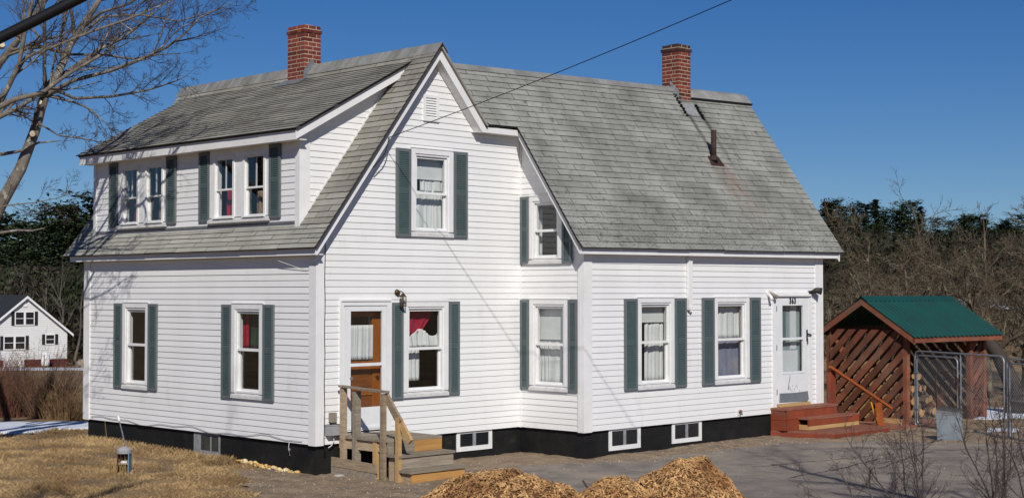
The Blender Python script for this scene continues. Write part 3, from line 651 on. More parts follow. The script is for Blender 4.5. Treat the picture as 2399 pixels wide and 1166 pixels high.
# ------------------------------------------------------------------ windows
def sash(parent, fr, a0, a1, z0, z1, n0, n1, w=0.038, m=None):
    mb = MB()
    wbox(mb, fr, a0, a0 + w, n0, n1, z0, z1); wbox(mb, fr, a1 - w, a1, n0, n1, z0, z1)
    wbox(mb, fr, a0 + w, a1 - w, n0, n1, z0, z0 + w); wbox(mb, fr, a0 + w, a1 - w, n0, n1, z1 - w, z1)
    mb.build('sash', m or CASING, parent)
    mb = MB(); nm = (n0 + n1) / 2; wbox(mb, fr, a0 + w, a1 - w, nm - .002, nm + .002, z0 + w, z1 - w); mb.build('pane', GLASS, parent)
def window(fr, w, zm, m=0.165):
    s0, s1, z0, z1 = w; c = 0.092; j = 0.125
    mb = MB(); zt = z1 - 0.085; zb = z0 + 0.088
    wbox(mb, fr, s0, s0 + c, 0, .036, zb, z1); wbox(mb, fr, s1 - c, s1, 0, .036, zb, z1); wbox(mb, fr, s0 + c, s1 - c, 0, .036, zt, z1)
    wbox(mb, fr, s0 - .008, s1 + .008, 0, .046, z1, z1 + .016)                      # drip cap
    wbox(mb, fr, s0 + c, s0 + j, -.10, .020, zb, zt); wbox(mb, fr, s1 - j, s1 - c, -.10, .020, zb, zt)
    wbox(mb, fr, s0 + j, s1 - j, -.10, .020, zt - .035, zt); wbox(mb, fr, s0 + j, s1 - j, -.10, .020, zb, zb + .025)
    W_ = mb.build('window', CASING, HOUSE)
    mb = MB(); P = fr.p
    mb.hexa([P(s0 - .004, .052, z0), P(s1 + .004, .052, z0), P(s1 + .004, 0, z0), P(s0 - .004, 0, z0), P(s0 - .004, .044, z0 + .05), P(s1 + .004, .044, z0 + .05), P(s1 + .004, 0, zb), P(s0 - .004, 0, zb)])
    mb.build('sill', SILL, W_)
    sash(W_, fr, s0 + j, s1 - j, zm - .018, zt - .035, -.036, -.008)
    sash(W_, fr, s0 + j, s1 - j, zb + .025, zm + .018, -.066, -.038)
    mb = MB(); wbox(mb, fr, s0 + j - .004, s1 - j + .004, -.030, .006, zm - .022, zm + .022); mb.build('meeting_rail', TRIM, W_)
    return W_
def shutter(fr, s0, s1, z0, z1):
    mb = MB(); st = 0.047; n0, n1 = .018, .050; mid = z0 + (z1 - z0) * 0.515; mh = 0.045 if z1 - z0 > 1.3 else .035
    wbox(mb, fr, s0, s0 + st, n0, n1, z0, z1); wbox(mb, fr, s1 - st, s1, n0, n1, z0, z1)
    wbox(mb, fr, s0 + st, s1 - st, n0, n1, z1 - .055, z1); wbox(mb, fr, s0 + st, s1 - st, n0, n1, z0, z0 + .035)
    wbox(mb, fr, s0 + st, s1 - st, n0, n0 + .006, z0 + .035, z1 - .055)
    S_ = mb.build('shutter', SHUT, HOUSE)
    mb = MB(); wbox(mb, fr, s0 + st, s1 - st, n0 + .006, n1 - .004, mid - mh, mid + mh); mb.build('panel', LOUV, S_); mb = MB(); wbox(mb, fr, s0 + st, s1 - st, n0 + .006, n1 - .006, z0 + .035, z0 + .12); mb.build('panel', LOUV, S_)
    mb = MB(); P = fr.p
    for a, b in ((z0 + .12, mid - mh), (mid + mh, z1 - .055)):
        k = max(1, round((b - a) / .0315))
        for i in range(k):
            za = a + (b - a) * i / k; zb = a + (b - a) * (i + 1) / k
            mb.hexa([P(s0 + st, n1 - .003, za + .001), P(s1 - st, n1 - .003, za + .001), P(s1 - st, n1 - .008, za), P(s0 + st, n1 - .008, za), P(s0 + st, n0 + .014, zb + .004), P(s1 - st, n0 + .014, zb + .004), P(s1 - st, n0 + .007, zb + .003), P(s0 + st, n0 + .007, zb + .003)])
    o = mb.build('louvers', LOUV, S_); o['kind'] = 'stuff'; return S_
for w in WIN_A: window(FA, w, 1.395)
for w in WIN_B: window(FB, w, 1.407)
for w in WIN_BU: window(FB, w, 3.923)
for w in WIN_D: window(FD, w, 1.434)
for w in WIN_DU: window(FD, w, 3.363)
for w in WIN_C: window(FC, w, 1.446)
for fr, s0, s1, z0, z1 in [(FA, -5.811, -5.536, .625, 2.12), (FA, -4.676, -4.395, .625, 2.115), (FA, -2.447, -2.180, .605, 2.115), (FA, -1.310, -1.026, .610, 2.12),
                           (FM, -6.117, -5.816, 3.480, 4.635), (FM, -4.226, -3.929, 3.482, 4.640), (FM, -3.222, -2.916, 3.484, 4.640), (FM, -1.246, -0.955, 3.480, 4.640),
                           (FB, 1.487, 1.717, .618, 2.150), (FB, 2.715, 2.953, .632, 2.164), (FB, 1.564, 1.875, 3.208, 4.618), (FB, 2.821, 3.131, 3.218, 4.643),
                           (FD, 0.036, 0.240, 2.800, 3.960), (FD, 1.017, 1.233, 2.800, 3.55), (FD, 0.036, 0.240, .658, 2.187), (FD, 1.154, 1.360, .655, 2.187),
                           (FC, 5.436, 5.774, .636, 2.205), (FC, 6.808, 7.140, .636, 2.212), (FC, 7.608, 7.962, .630, 2.216), (FC, 9.068, 9.411, .622, 2.220)]:
    shutter(fr, s0, s1, z0, z1)
def dormer_pair(w, panes, zm):
    s0, s1, z0, z1 = w; mb = MB(); fr = FM; (p0, p1), (q0, q1) = panes; zb, zt = 3.536, 4.512
    for a, b in ((s0, p0), (p1, q0), (q1, s1)): wbox(mb, fr, a, b, -.02, .036, zb, z1 - .002)
    wbox(mb, fr, p0, p1, -.02, .036, zt, z1 - .002); wbox(mb, fr, q0, q1, -.02, .036, zt, z1 - .002)
    for a, b in panes:
        wbox(mb, fr, a - .05, a, .036, .052, zb - .01, zt + .05); wbox(mb, fr, b, b + .05, .036, .052, zb - .01, zt + .05); wbox(mb, fr, a, b, .036, .052, zt, zt + .05)
    W_ = mb.build('double_window', TRIM, HOUSE)
    mb = MB(); P = fr.p
    mb.hexa([P(s0 - .02, .075, z0), P(s1 + .02, .075, z0), P(s1 + .02, 0, z0), P(s0 - .02, 0, z0), P(s0 - .02, .065, z0 + .05), P(s1 + .02, .065, z0 + .05), P(s1 + .02, 0, zb), P(s0 - .02, 0, zb)])
    mb.build('sill', SILL, W_)
    for a, b in panes:
        sash(W_, fr, a, b, zm - .015, zt, -.006, .018, .03, TRIM); sash(W_, fr, a, b, zb, zm + .015, -.032, -.008, .032, TRIM)
        mb = MB(); wbox(mb, fr, (a + b) / 2 - .011, (a + b) / 2 + .011, -.012, .004, zm, zt); mb.build('muntin', TRIM, W_)
        mb = MB(); wbox(mb, fr, a - .03, b + .05, .04, .085, zb - .022, zb); mb.build('stool', TRIM, W_)
dormer_pair(WIN_M[0], [(-5.64, -5.16), (-4.84, -4.36)], 3.99)
dormer_pair(WIN_M[1], [(-2.74, -2.235), (-1.90, -1.385)], 3.995)
# gable vent
mb = MB(); g0, g1, v0, v1 = 2.150, 2.490, 5.100, 5.53
for a, b, c, d in ((g0, g0 + .05, v0, v1), (g1 - .05, g1, v0, v1), (g0 + .05, g1 - .05, v0, v0 + .05), (g0 + .05, g1 - .05, v1 - .05, v1)): wbox(mb, FB, a, b, 0, .04, c, d)
V_ = mb.build('gable_vent', TRIM, HOUSE)
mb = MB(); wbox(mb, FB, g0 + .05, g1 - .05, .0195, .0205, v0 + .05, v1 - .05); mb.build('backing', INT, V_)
for i in range(8):
    mb = MB(); z = v0 + .052 + i * .041; P = FB.p
    mb.hexa([P(g0 + .05, .038, z), P(g1 - .05, .038, z), P(g1 - .05, .033, z - .003), P(g0 + .05, .033, z - .003), P(g0 + .05, .024, z + .030), P(g1 - .05, .024, z + .030), P(g1 - .05, .021, z + .028), P(g0 + .05, .021, z + .028)]); mb.build('slat', CASING, V_)

# ------------------------------------------------------------------ curtains and shades
def curtain(label, fr, s0, s1, z0, z1, n, m, folds=5, amp=0.018, bot=None, group=None, name='curtain', wavy_top=0.0):
    mb = MB(); nu, nv = folds * 8, 8; b0, b1 = bot or (s0, s1); rng = random.Random(int(s0 * 97 + z0 * 31))
    ph = [rng.uniform(0, 6.28) for _ in range(4)]
    for j in range(nv + 1):
        t = j / nv
        for i in range(nu + 1):
            u = i / nu; a = (b0 + (b1 - b0) * u) * (1 - t) + (s0 + (s1 - s0) * u) * t
            uu = u + .11 * math.sin(u * 5.1 + ph[3]) + .05 * math.sin(u * 13 + ph[1])
            w = math.sin(uu * folds * 6.283 + ph[0] + .9 * math.sin(t * 2 + ph[1])) * (.55 + .6 * math.sin(u * 7.3 + ph[2]) ** 2) + .5 * math.sin(uu * folds * 3.4 + ph[2] + t)
            z = z0 + (z1 - z0) * t + (wavy_top * math.sin(u * 9 + ph[3]) * t)
            mb.v.append(tuple(fr.p(a, n + amp * w * (1 - .35 * t), z)))
    for j in range(nv):
        for i in range(nu):
            k = j * (nu + 1) + i; mb.face([k, k + 1, k + nu + 2, k + nu + 1])
    o = mb.build(name, m, None, True); sm = o.modifiers.new('thickness', 'SOLIDIFY'); sm.thickness = 0.003
    return tag(o, label, 'curtain', group)
def shade(label, fr, s0, s1, z0, z1, n):
    mb = MB(); wbox(mb, fr, s0, s1, n, n + .004, z0, z1); wbox(mb, fr, s0, s1, n - .004, n + .010, z0 - .012, z0)
    return tag(mb.build('roller_shade', CLOTHW, None), label, 'shade')
shade('white roller shade in the upstairs gable window', FB, 2.05, 2.76, 4.17, 4.54, -.14)
curtain('sheer grey white cafe curtain in lower half of upstairs gable window', FB, 2.05, 2.76, 3.30, 3.99, -.17, CLOTHW, 9, .012, wavy_top=.02)
curtain('short white curtain below the shade of upstairs gable window', FB, 2.24, 2.76, 3.97, 4.18, -.16, CLOTHW, 6, .012)
curtain('red cloth draped across the top of window beside wooden-door entry', FB, 1.88, 2.62, 1.62, 2.08, -.15, CLOTHR, 5, .012, bot=(1.88, 2.22))
curtain('ruffled white curtain bunched across window beside wooden-door entry', FB, 1.88, 2.64, 1.43, 1.66, -.13, CLOTHW, 7, .022, wavy_top=.06)
curtain('white curtain hanging in lower left of window beside wooden-door entry', FB, 1.88, 2.24, .88, 1.43, -.17, CLOTHW, 4, .012)
shade('white roller shade in ground-floor window of the wing end wall', FD, .24, .98, 1.52, 2.10, -.13)
curtain('grey lace curtain in lower half of wing end wall ground window', FD, .24, .98, .74, 1.53, -.15, CLOTHW, 8, .012, wavy_top=.015)
curtain('pale curtain edge inside the upstairs window of wing end wall', FD, .22, .38, 2.88, 3.82, -.15, CLOTHW, 2, .012)
shade('white roller shade in wing window left of the white pipe', FC, 5.96, 6.78, 1.80, 2.12, -.14)
curtain('white curtain in right part of wing window left of the white pipe', FC, 6.22, 6.78, .72, 1.82, -.17, CLOTHW, 6, .016, wavy_top=.012)
curtain('bunched white curtain in upper half of wing window beside house-number door', FC, 8.14, 9.02, 1.46, 2.12, -.16, CLOTHW, 8, .020)
curtain('blue grey cloth in lower half of wing window beside house-number door', FC, 8.14, 9.02, .70, 1.45, -.17, CLOTHB, 3, .012)
curtain('red curtain strip in left-wall window nearest the front corner', FA, -2.16, -1.96, 1.40, 2.05, -.16, CLOTHR, 2, .012)
curtain('dark green curtain in left-wall window nearest the front corner', FA, -1.96, -1.50, 1.40, 2.05, -.19, CLOTHG, 4, .014)
curtain('red curtain in the left sash of dormer window nearest the gable', FM, -2.68, -2.33, 3.54, 4.02, -.16, CLOTHR, 4, .014)
curtain('tan curtain in the right sash of dormer window nearest the gable', FM, -1.86, -1.50, 3.54, 3.95, -.16, CLOTHT, 4, .014)
curtain('dull red curtain in left sash of the far dormer window', FM, -5.58, -5.26, 3.55, 3.90, -.16, CLOTHR, 4, .014)
curtain('orange red curtain in right sash of the far dormer window', FM, -4.78, -4.52, 3.55, 3.98, -.16, CLOTHT, 4, .014, bot=(-4.78, -4.44))

# ------------------------------------------------------------------ doors
mb = MB(); s0, s1, z0, z1 = DOOR_B
wbox(mb, FB, s0, s0 + .075, 0, .036, .10, z1); wbox(mb, FB, s1 - .10, s1, 0, .036, .10, z1); wbox(mb, FB, s0 + .075, s1 - .10, 0, .036, z1 - .095, z1)
wbox(mb, FB, s0 + .02, s1 - .03, .036, .052, z1 - .03, z1)
wbox(mb, FB, s0 + .075, s0 + .10, -.12, .01, .10, z1 - .095); wbox(mb, FB, s1 - .115, s1 - .10, -.12, .01, .10, z1 - .095)
DR = mb.build('door_frame', TRIM, HOUSE)
mb = MB(); a0, a1 = .54, 1.362; g0, g1 = .650, 1.285; n0, n1 = -.005, .030
wbox(mb, FB, a0, g0, n0, n1, .165, 2.095); wbox(mb, FB, g1, a1, n0, n1, .165, 2.095); wbox(mb, FB, g0, g1, n0, n1, 2.02, 2.095); wbox(mb, FB, g0, g1, n0, n1, .165, .525)
wbox(mb, FB, g0, g1, n0 + .004, n1 + .004, 1.165, 1.212)
wbox(mb, FB, a0 + .02, a1 - .02, n1, n1 + .008, .19, .235)
SD = mb.build('storm_door', PAINTD, HOUSE)
for za, zb in ((.525, 1.165), (1.212, 2.02)):
    mb = MB(); wbox(mb, FB, g0, g1, .010, .014, za, zb); mb.build('pane', GLASS, SD)
mb = MB(); c = FB.p(.655, .055, .985); mb.tube([c + Vector((0, .03, 0)), c], .024, 12); mb.build('door_knob', STEEL, SD)
# varnished wooden door behind it
mb = MB(); n0, n1 = -.155, -.110
wbox(mb, FB, .54, .66, n0, n1, .15, 2.09); wbox(mb, FB, 1.20, 1.38, n0, n1, .15, 2.09); wbox(mb, FB, .66, 1.20, n0, n1, 1.93, 2.09); wbox(mb, FB, .66, 1.20, n0, n1, 1.10, 1.24); wbox(mb, FB, .66, 1.20, n0, n1, .15, .36)
wbox(mb, FB, .66, 1.20, n0, n1, .70, .78)
WD = mb.build('wooden_door', DOORW, HOUSE)
for za, zb in ((.36, .70), (.78, 1.10)):
    mb = MB(); wbox(mb, FB, .66, 1.20, n0 + .008, n1 - .018, za, zb); wbox(mb, FB, .72, 1.14, n0 + .02, n1 - .008, za + .05, zb - .05); mb.build('panel', DOORP, WD)
mb = MB(); wbox(mb, FB, .66, 1.20, -.138, -.134, 1.24, 1.93); mb.build('pane', GLASS, WD)
mb = MB(); c = FB.p(1.29, -.07, .98); mb.tube([c + Vector((0, .05, 0)), c], .026, 10); mb.build('door_knob', BRASS, WD)
curtain('white cafe curtain across the window of the varnished wooden door', FB, .66, 1.20, 1.26, 1.80, -.090, CLOTHW, 7, .008)
# door with the house number
mb = MB(); s0, s1, z0, z1 = DOOR_C
wbox(mb, FC, s0, s0 + .115, 0, .036, .10, z1 - .03); wbox(mb, FC, s1 - .10, s1, 0, .036, .10, z1 - .03); wbox(mb, FC, s0 + .06, s1 - .06, 0, .070, z1 - .03, z1 + .012)
wbox(mb, FC, s0 + .10, s1 - .08, 0, .050, z1 + .012, z1 + .05)
mb.build('door_frame', TRIM, HOUSE)
mb = MB(); a0, a1 = 9.94, 11.052; g0, g1 = 10.15, 10.86; n0, n1 = -.010, .028
wbox(mb, FC, a0, g0, n0, n1, .17, 2.232); wbox(mb, FC, g1, a1, n0, n1, .17, 2.232); wbox(mb, FC, g0, g1, n0, n1, 2.06, 2.232); wbox(mb, FC, g0, g1, n0, n1, .17, .775); wbox(mb, FC, g0, g1, n0 + .005, n1 + .005, 1.393, 1.437)
wbox(mb, FC, g0 - .03, g1 + .03, n1, n1 + .007, .735, .775)
ND = mb.build('storm_door', PAINTD, HOUSE)
for za, zb in ((.775, 1.393), (1.437, 2.06)):
    mb = MB(); wbox(mb, FC, g0, g1, .006, .010, za, zb); mb.build('pane', GLASS, ND)
mb = MB(); P = FC.p
mb.prism([P(10.03, .034, .195), P(10.98, .040, .180), P(11.03, .040, .215), P(11.0, .036, .375), P(10.6, .036, .362), P(10.04, .034, .372)], (0, .005, 0)); mb.build('kick_plate', GREYPL, ND)
mb = MB(); rng = random.Random(9)
for i in range(11):
    a = 10.35 + rng.uniform(0, .42); z = rng.uniform(.36, .50); h = rng.uniform(.03, .09); w = rng.uniform(.008, .022)
    mb.prism([P(a, .0285, z), P(a + w, .0285, z + .01), P(a + w * .6, .0285, z + h), P(a + w * .2, .0285, z + h * 1.2)], (0, -.001, 0))
for i in range(6):
    a = 10.32 + i * .012; z = .42 + i * .045; mb.prism([P(a, .0285, z), P(a + .02, .0285, z + .01), P(a + .028, .0285, z + .06), P(a + .01, .0285, z + .07)], (0, -.001, 0))
mb.build('paint_scratches', GREYPAINT, ND)['kind'] = 'stuff'
mb = MB(); wbox(mb, FC, 10.965, 10.995, n1, n1 + .02, 1.36, 1.58); mb.tube([P(10.98, .05, 1.50), P(11.03, .07, 1.49), P(11.10, .06, 1.47)], .014, 8); mb.tube([P(10.985, .05, 1.40), P(10.975, .06, 1.30)], .010, 6); mb.build('door_handle', DARKM, ND)
mb = MB(); wbox(mb, FC, 9.93, 9.955, n1, n1 + .012, 1.95, 2.05); wbox(mb, FC, 9.93, 9.955, n1, n1 + .012, 1.2, 1.3); wbox(mb, FC, 9.93, 9.955, n1, n1 + .012, .35, .45); mb.build('hinge', STEEL, ND)
for k_, ch_ in enumerate('363'):                                    # house number, one mesh per digit
    tx = bpy.data.curves.new('digit', 'FONT'); tx.body = ch_; tx.size = 0.150; tx.align_x = 'CENTER'; tx.extrude = 0.003; tx.offset = 0.0055
    to = bpy.data.objects.new('digit_text', tx); COL.objects.link(to); bpy.context.view_layer.update()
    me = bpy.data.meshes.new_from_object(to.evaluated_get(bpy.context.evaluated_depsgraph_get())); bpy.data.objects.remove(to)
    me.materials.clear(); me.materials.append(BLACK); to = bpy.data.objects.new('house_number', me); COL.objects.link(to)
    to.rotation_euler = (R_(90), 0, 0); to.location = (10.415 + k_ * .080, -D_ - .034, 2.097); to.scale = (0.88, 1, 1); put(to, ND)
mb = MB(); wbox(mb, FC, 10.0, 11.0, -.155, -.11, .15, 2.20); ID = mb.build('reflection_tinted_door', mat('reflection_green', (0.35, 0.42, 0.40), (0.30, 0.36, 0.35), rough=0.5), HOUSE)  # door behind the storm glass, coloured to stand for the reflection in it
mb = MB(); wbox(mb, FC, 10.15, 10.45, -.11, -.098, 1.35, 2.05); mb.build('panel', mat('reflection_teal', (0.12, 0.19, 0.19), rough=0.4), ID)  # teal part of the reflection, painted on the door
mb = MB(); wbox(mb, FC, 10.60, 10.80, -.11, -.095, 1.2, 2.1); wbox(mb, FC, 10.15, 10.85, -.11, -.097, .5, 1.18); mb.build('panel', CASING, ID)  # white parts of the same painted reflection

# ------------------------------------------------------------------ basement windows
def bsmt(fr, s0, s1, z0, z1, n=-.035):
    mb = MB(); t = .075
    wbox(mb, fr, s0, s0 + t, n - .02, n + .018, z0, z1); wbox(mb, fr, s1 - t, s1, n - .02, n + .018, z0, z1); wbox(mb, fr, s0 + t, s1 - t, n - .02, n + .022, z0, z0 + t); wbox(mb, fr, s0 + t, s1 - t, n - .02, n + .018, z1 - .03, z1)
    w = mb.build('basement_window', TRIM, HOUSE); md = (s0 + s1) / 2
    mb = MB(); wbox(mb, fr, md - .035, md + .035, n - .02, n + .012, z0 + t, z1 - .03); mb.build('mullion', GREYPAINT, w)
    for a, b in ((s0 + t, md - .035), (md + .035, s1 - t)):
        mb = MB(); wbox(mb, fr, a, b, n - .018, n + .003, z0 + t, z1 - .03); mb.build('pane', DARKGL, w)
bsmt(FB, 2.945, 3.767, -.325, -.006); bsmt(FC, 5.09, 5.92, -.362, -.006); bsmt(FC, 6.795, 7.647, -.362, -.006)
mb = MB(); n = -.035
wbox(mb, FA, -3.33, -3.17, n, n + .012, -.40, -.006); wbox(mb, FA, -3.17, -2.57, n, n + .006, -.36, -.30); wbox(mb, FA, -3.17, -2.57, n, n + .008, -.05, -.006)
wbox(mb, FA, -3.17, -3.13, n, n + .01, -.30, -.05); wbox(mb, FA, -2.85, -2.82, n, n + .01, -.30, -.05); wbox(mb, FA, -2.61, -2.57, n, n + .01, -.30, -.05)
BW = mb.build('basement_window', GREYPAINT, HOUSE)
mb = MB(); wbox(mb, FA, -3.13, -2.85, n, n + .003, -.30, -.05); wbox(mb, FA, -2.82, -2.61, n, n + .003, -.30, -.05); mb.build('pane', mat('dusty_pane', (0.06, 0.06, 0.055), (0.035, 0.035, 0.032), rough=0.25, scale=6), BW)
mb = MB(); wbox(mb, FA, -3.14, -2.56, n, n + .03, -.44, -.36); mb.build('sill', OLDWOOD, BW)
# foam along the foundation
mb = MB(); rng = random.Random(4)
for i in range(80):
    t = i / 79; yy = 2.08 - 1.74 * t; zz = -.405 - .075 * max(0, t - .35) / .65 + .012 * math.sin(t * 9)
    r = rng.uniform(.018, .042) * (1.1 if .1 < t < .95 else .6)
    mb.lathe([(r * .3, -r * .6), (r, -r * .2), (r * .9, r * .4), (r * .3, r * .7)], (.012 - rng.uniform(0, .03), yy, zz + rng.uniform(-.02, .025)), 7)
tag(mb.build('spray_foam_bead', FOAM, None, True), 'lumpy yellow spray foam bead along the base of black foundation', 'foam')

# ------------------------------------------------------------------ chimneys
BOXES = {}
def brick_mesh(dx, dy, dz, m=None):
    m = m or BRICK; k = (round(dx, 3), round(dy, 3), round(dz, 3), m.name)
    if k not in BOXES:
        mb = MB(); b = .003
        mb.hexa([(-dx / 2 + b, -dy / 2 + b, 0), (dx / 2 - b, -dy / 2 + b, 0), (dx / 2 - b, dy / 2 - b, 0), (-dx / 2 + b, dy / 2 - b, 0)] + [(-dx / 2, -dy / 2, b), (dx / 2, -dy / 2, b), (dx / 2, dy / 2, b), (-dx / 2, dy / 2, b)])
        mb.f.pop(1); mb.mi.pop()
        k2 = len(mb.v); mb.v += [(-dx / 2, -dy / 2, dz - b), (dx / 2, -dy / 2, dz - b), (dx / 2, dy / 2, dz - b), (-dx / 2, dy / 2, dz - b), (-dx / 2 + b, -dy / 2 + b, dz), (dx / 2 - b, -dy / 2 + b, dz), (dx / 2 - b, dy / 2 - b, dz), (-dx / 2 + b, dy / 2 - b, dz)]
        for a in range(4):
            c = (a + 1) % 4; mb.face([4 + a, 4 + c, k2 + c, k2 + a]); mb.face([k2 + a, k2 + c, k2 + 4 + c, k2 + 4 + a])
        mb.face([k2 + 4, k2 + 5, k2 + 6, k2 + 7]); BOXES[k] = mb.mesh('brick', m)
    return BOXES[k]
def chimney(x0, y0, dx, dy, z0, ztop, seed, cap_proud, soot):
    mb = MB(); e = .005; mb.box(x0 + e, x0 + dx - e, y0 + e, y0 + dy - e, z0, ztop - .012); CH = mb.build('chimney', MORTAR, HOUSE)
    mb = MB(); mb.box(x0 + .10, x0 + dx - .10, y0 + .10, y0 + dy - .10, ztop - .02, ztop + .02); mb.build('flue', TAR if soot else MORTAR, CH)
    ch = 0.0755; k = int((ztop - z0) / ch); g = .015; d = .092
    for i in range(k):
        z = ztop - (i + 1) * ch + g / 2; h = ch - g
        pr = cap_proud if i == 1 else (-.004 if i == 0 else 0)
        X0, X1, Y0_, Y1_ = x0 - pr, x0 + dx + pr, y0 - pr, y0 + dy + pr
        def place(a0, a1, b0, b1):
            o = bpy.data.objects.new('brick', brick_mesh(a1 - a0, b1 - b0, h, SOOTB if soot and (i < 2 or i > k - 3 and a0 < x0 + .1) else None)); COL.objects.link(o); o.location = ((a0 + a1) / 2, (b0 + b1) / 2, z); put(o, CH)
        if i % 2:
            cut = X0 + (X1 - X0) * .53
            for (ya, yb) in ((Y0_, Y0_ + d), (Y1_ - d, Y1_)):
                place(X0, cut - g / 2, ya, yb); place(cut + g / 2, X1, ya, yb)
            ym = (Y0_ + Y1_) / 2 - .06
            for (xa, xb) in ((X0, X0 + d), (X1 - d, X1)):
                place(xa, xb, Y0_ + d + g, ym - g / 2); place(xa, xb, ym + g / 2, Y1_ - d - g)
        else:
            ym = Y0_ + (Y1_ - Y0_) * .45
            for (xa, xb) in ((X0, X0 + d), (X1 - d, X1)):
                place(xa, xb, Y0_, ym - g / 2); place(xa, xb, ym + g / 2, Y1_)
            for (ya, yb) in ((Y0_, Y0_ + d), (Y1_ - d, Y1_)): place(X0 + d + g, X1 - d - g, ya, yb)
    return CH
C1 = chimney(2.144, 3.145, .375, .48, 5.98, 7.085, 1, .016, False)
C2 = chimney(9.496, .500, .385, .43, 6.12, 7.31, 2, .020, True)
mb = MB(); mb.prism([(1.93, 3.02, zd(1.93) + .024), (2.145, 3.02, zd(2.145) + .024), (2.145, 3.70, zd(2.145) + .024), (1.86, 3.74, zd(1.86) + .024)], (0, 0, .004))
mb.prism([(2.13, 3.136, 6.06), (2.36, 3.136, 6.36), (2.36, 3.136, 6.47), (2.30, 3.136, 6.47), (2.13, 3.136, 6.25)], (0, .006, 0)); mb.build('flashing', LEAD, C1)
mb = MB(); c = SW(9.60, 0.845); e = SW(9.60, .885)
a0, a1, b0, b1 = SW(9.47, .825), SW(9.84, .825), SW(9.47, .90), SW(9.90, .90)
mb.hexa([a0 + NW * .014, a1 + NW * .014, b1 + NW * .014, b0 + NW * .014, a0 + NW * .02, a1 + NW * .02, b1 + NW * .02, b0 + NW * .02])
mb.prism([(9.485, .49, 6.19), (9.485, .72, 6.50), (9.485, .72, 6.58), (9.485, .49, 6.36)], (-.005, 0, 0)); mb.build('flashing', GREYPAINT, C2)
mb = MB(); rng = random.Random(8)
for xx, ta, tb in ((9.43, .82, .96), (9.93, .80, .90)):
    for i in range(60):
        t = ta + (tb - ta) * i / 59; q = SW(xx + .025 * math.sin(i * .7) + rng.uniform(-.03, .03), t) + NW * .014; r = rng.uniform(.015, .04); mb.lathe([(r * .7, -.008), (r, .002), (r * .5, .006)], q, 7)
mb.build('tar_patch', TAR, C2)
# vent pipe
VB = SW(9.40, (-0.432 + 1.702) / (0.68 + 1.702)); mb = MB()
mb.tube([VB - Vector((0, 0, .05)), VB + Vector((0, 0, .62))], .054, 16); VP = mb.build('vent_pipe', RUST, HOUSE, True)
mb = MB(); mb.tube([VB + Vector((0, 0, .62)), VB + Vector((0, 0, .621))], .046, 14); mb.build('pipe_mouth', TAR, VP)
mb = MB(); q = [SW(9.22, .505), SW(9.66, .505), SW(9.62, .565), SW(9.28, .565)]; mb.hexa([v + NW * .014 for v in q] + [v + NW * .020 for v in q]); mb.tube([VB + Vector((0, 0, .03)), VB + Vector((0, 0, .12))], [.10, .060], 14); mb.build('pipe_flashing', RUST, VP)

# ------------------------------------------------------------------ fittings on the walls
root = thing('wall_lantern', 'brass and glass wall lantern above shutter beside wooden-door entry', 'lamp', (1.60, 0, 2.25)); mb = MB(); c = FB.p(1.60, 0, 2.31)
mb.tube([c + Vector((0, -.019, 0)), c + Vector((0, -.055, 0))], [.052, .038], 16); mb.build('backplate', BRASS, root, True)
mb = MB(); mb.tube([c + Vector((0, -.05, 0)), c + Vector((.02, -.09, .02)), c + Vector((.05, -.11, .0)), c + Vector((.05, -.11, -.05))], .010, 8); mb.lathe([(.02, .0), (.045, -.03), (.05, -.05)][::-1], c + Vector((.05, -.11, -.02)), 8); mb.build('arm', BRASS, root)
mb = MB()
for dx, dy in ((-.034, -.034), (.034, -.034), (.034, .034), (-.034, .034)): mb.box(.05 + c.x + dx - .004, .05 + c.x + dx + .004, c.y - .11 + dy - .004, c.y - .11 + dy + .004, c.z - .21, c.z - .06)
mb.box(c.x + .008, c.x + .092, c.y - .152, c.y - .068, c.z - .221, c.z - .21); mb.build('lamp_cage', BRASS, root)
mb = MB(); mb.box(c.x + .018, c.x + .082, c.y - .142, c.y - .078, c.z - .209, c.z - .07); mb.build('lamp_glass', glass('lamp_glass', (0.9, 0.88, 0.8), .05, 1.5), root)
root = thing('flood_lamp', 'dark motion flood lamp at upper right of house-number door', 'lamp', (11.1, -D_, 2.30)); c = FC.p(11.09, 0, 2.295); mb = MB()
mb.tube([c + Vector((0, -.018, 0)), c + Vector((0, -.06, 0))], .055, 14); mb.build('backplate', DARKM, root)
mb = MB(); mb.tube([c + Vector((.02, -.06, .02)), c + Vector((.10, -.12, .06)), c + Vector((.17, -.20, .04))], [.035, .055, .072], 12); mb.build('lamp_head', DARKM, root, True)
root = thing('lamp_socket', 'cream double lamp fixture at upper left of house-number door', 'lamp', (9.70, -D_, 2.27)); c = FC.p(9.70, 0, 2.285); mb = MB()
mb.tube([c + Vector((0, -.018, 0)), c + Vector((0, -.045, 0))], .065, 14); mb.build('backplate', CASING, root)
mb = MB(); mb.tube([c + Vector((0, -.04, .02)), c + Vector((.07, -.09, -.02)), c + Vector((.13, -.13, -.07))], [.03, .036, .042], 10); mb.build('lamp_head', TANBOX, root, True)
mb = MB(); mb.tube([c + Vector((-.02, -.04, 0)), c + Vector((-.03, -.10, -.06)), c + Vector((-.02, -.12, -.12))], [.025, .032, .036], 10); mb.build('lamp_head', CASING, root, True)
mb = MB(); wbox(mb, FC, 7.175, 7.275, .020, .075, 2.06, 2.945); wbox(mb, FC, 7.170, 7.280, .018, .085, 2.0, 2.06); mb.tube([FC.p(7.23, .05, 2.0), FC.p(7.25, .06, 1.97)], .03, 8)
tag(mb.build('wall_pipe', TRIM, None), 'white square drain pipe hanging from eave between the wing windows', 'pipe')
root = thing('meter_box', 'tan and grey utility boxes low on gable wall at front corner', 'utility box', (.28, 0, .12)); mb = MB()
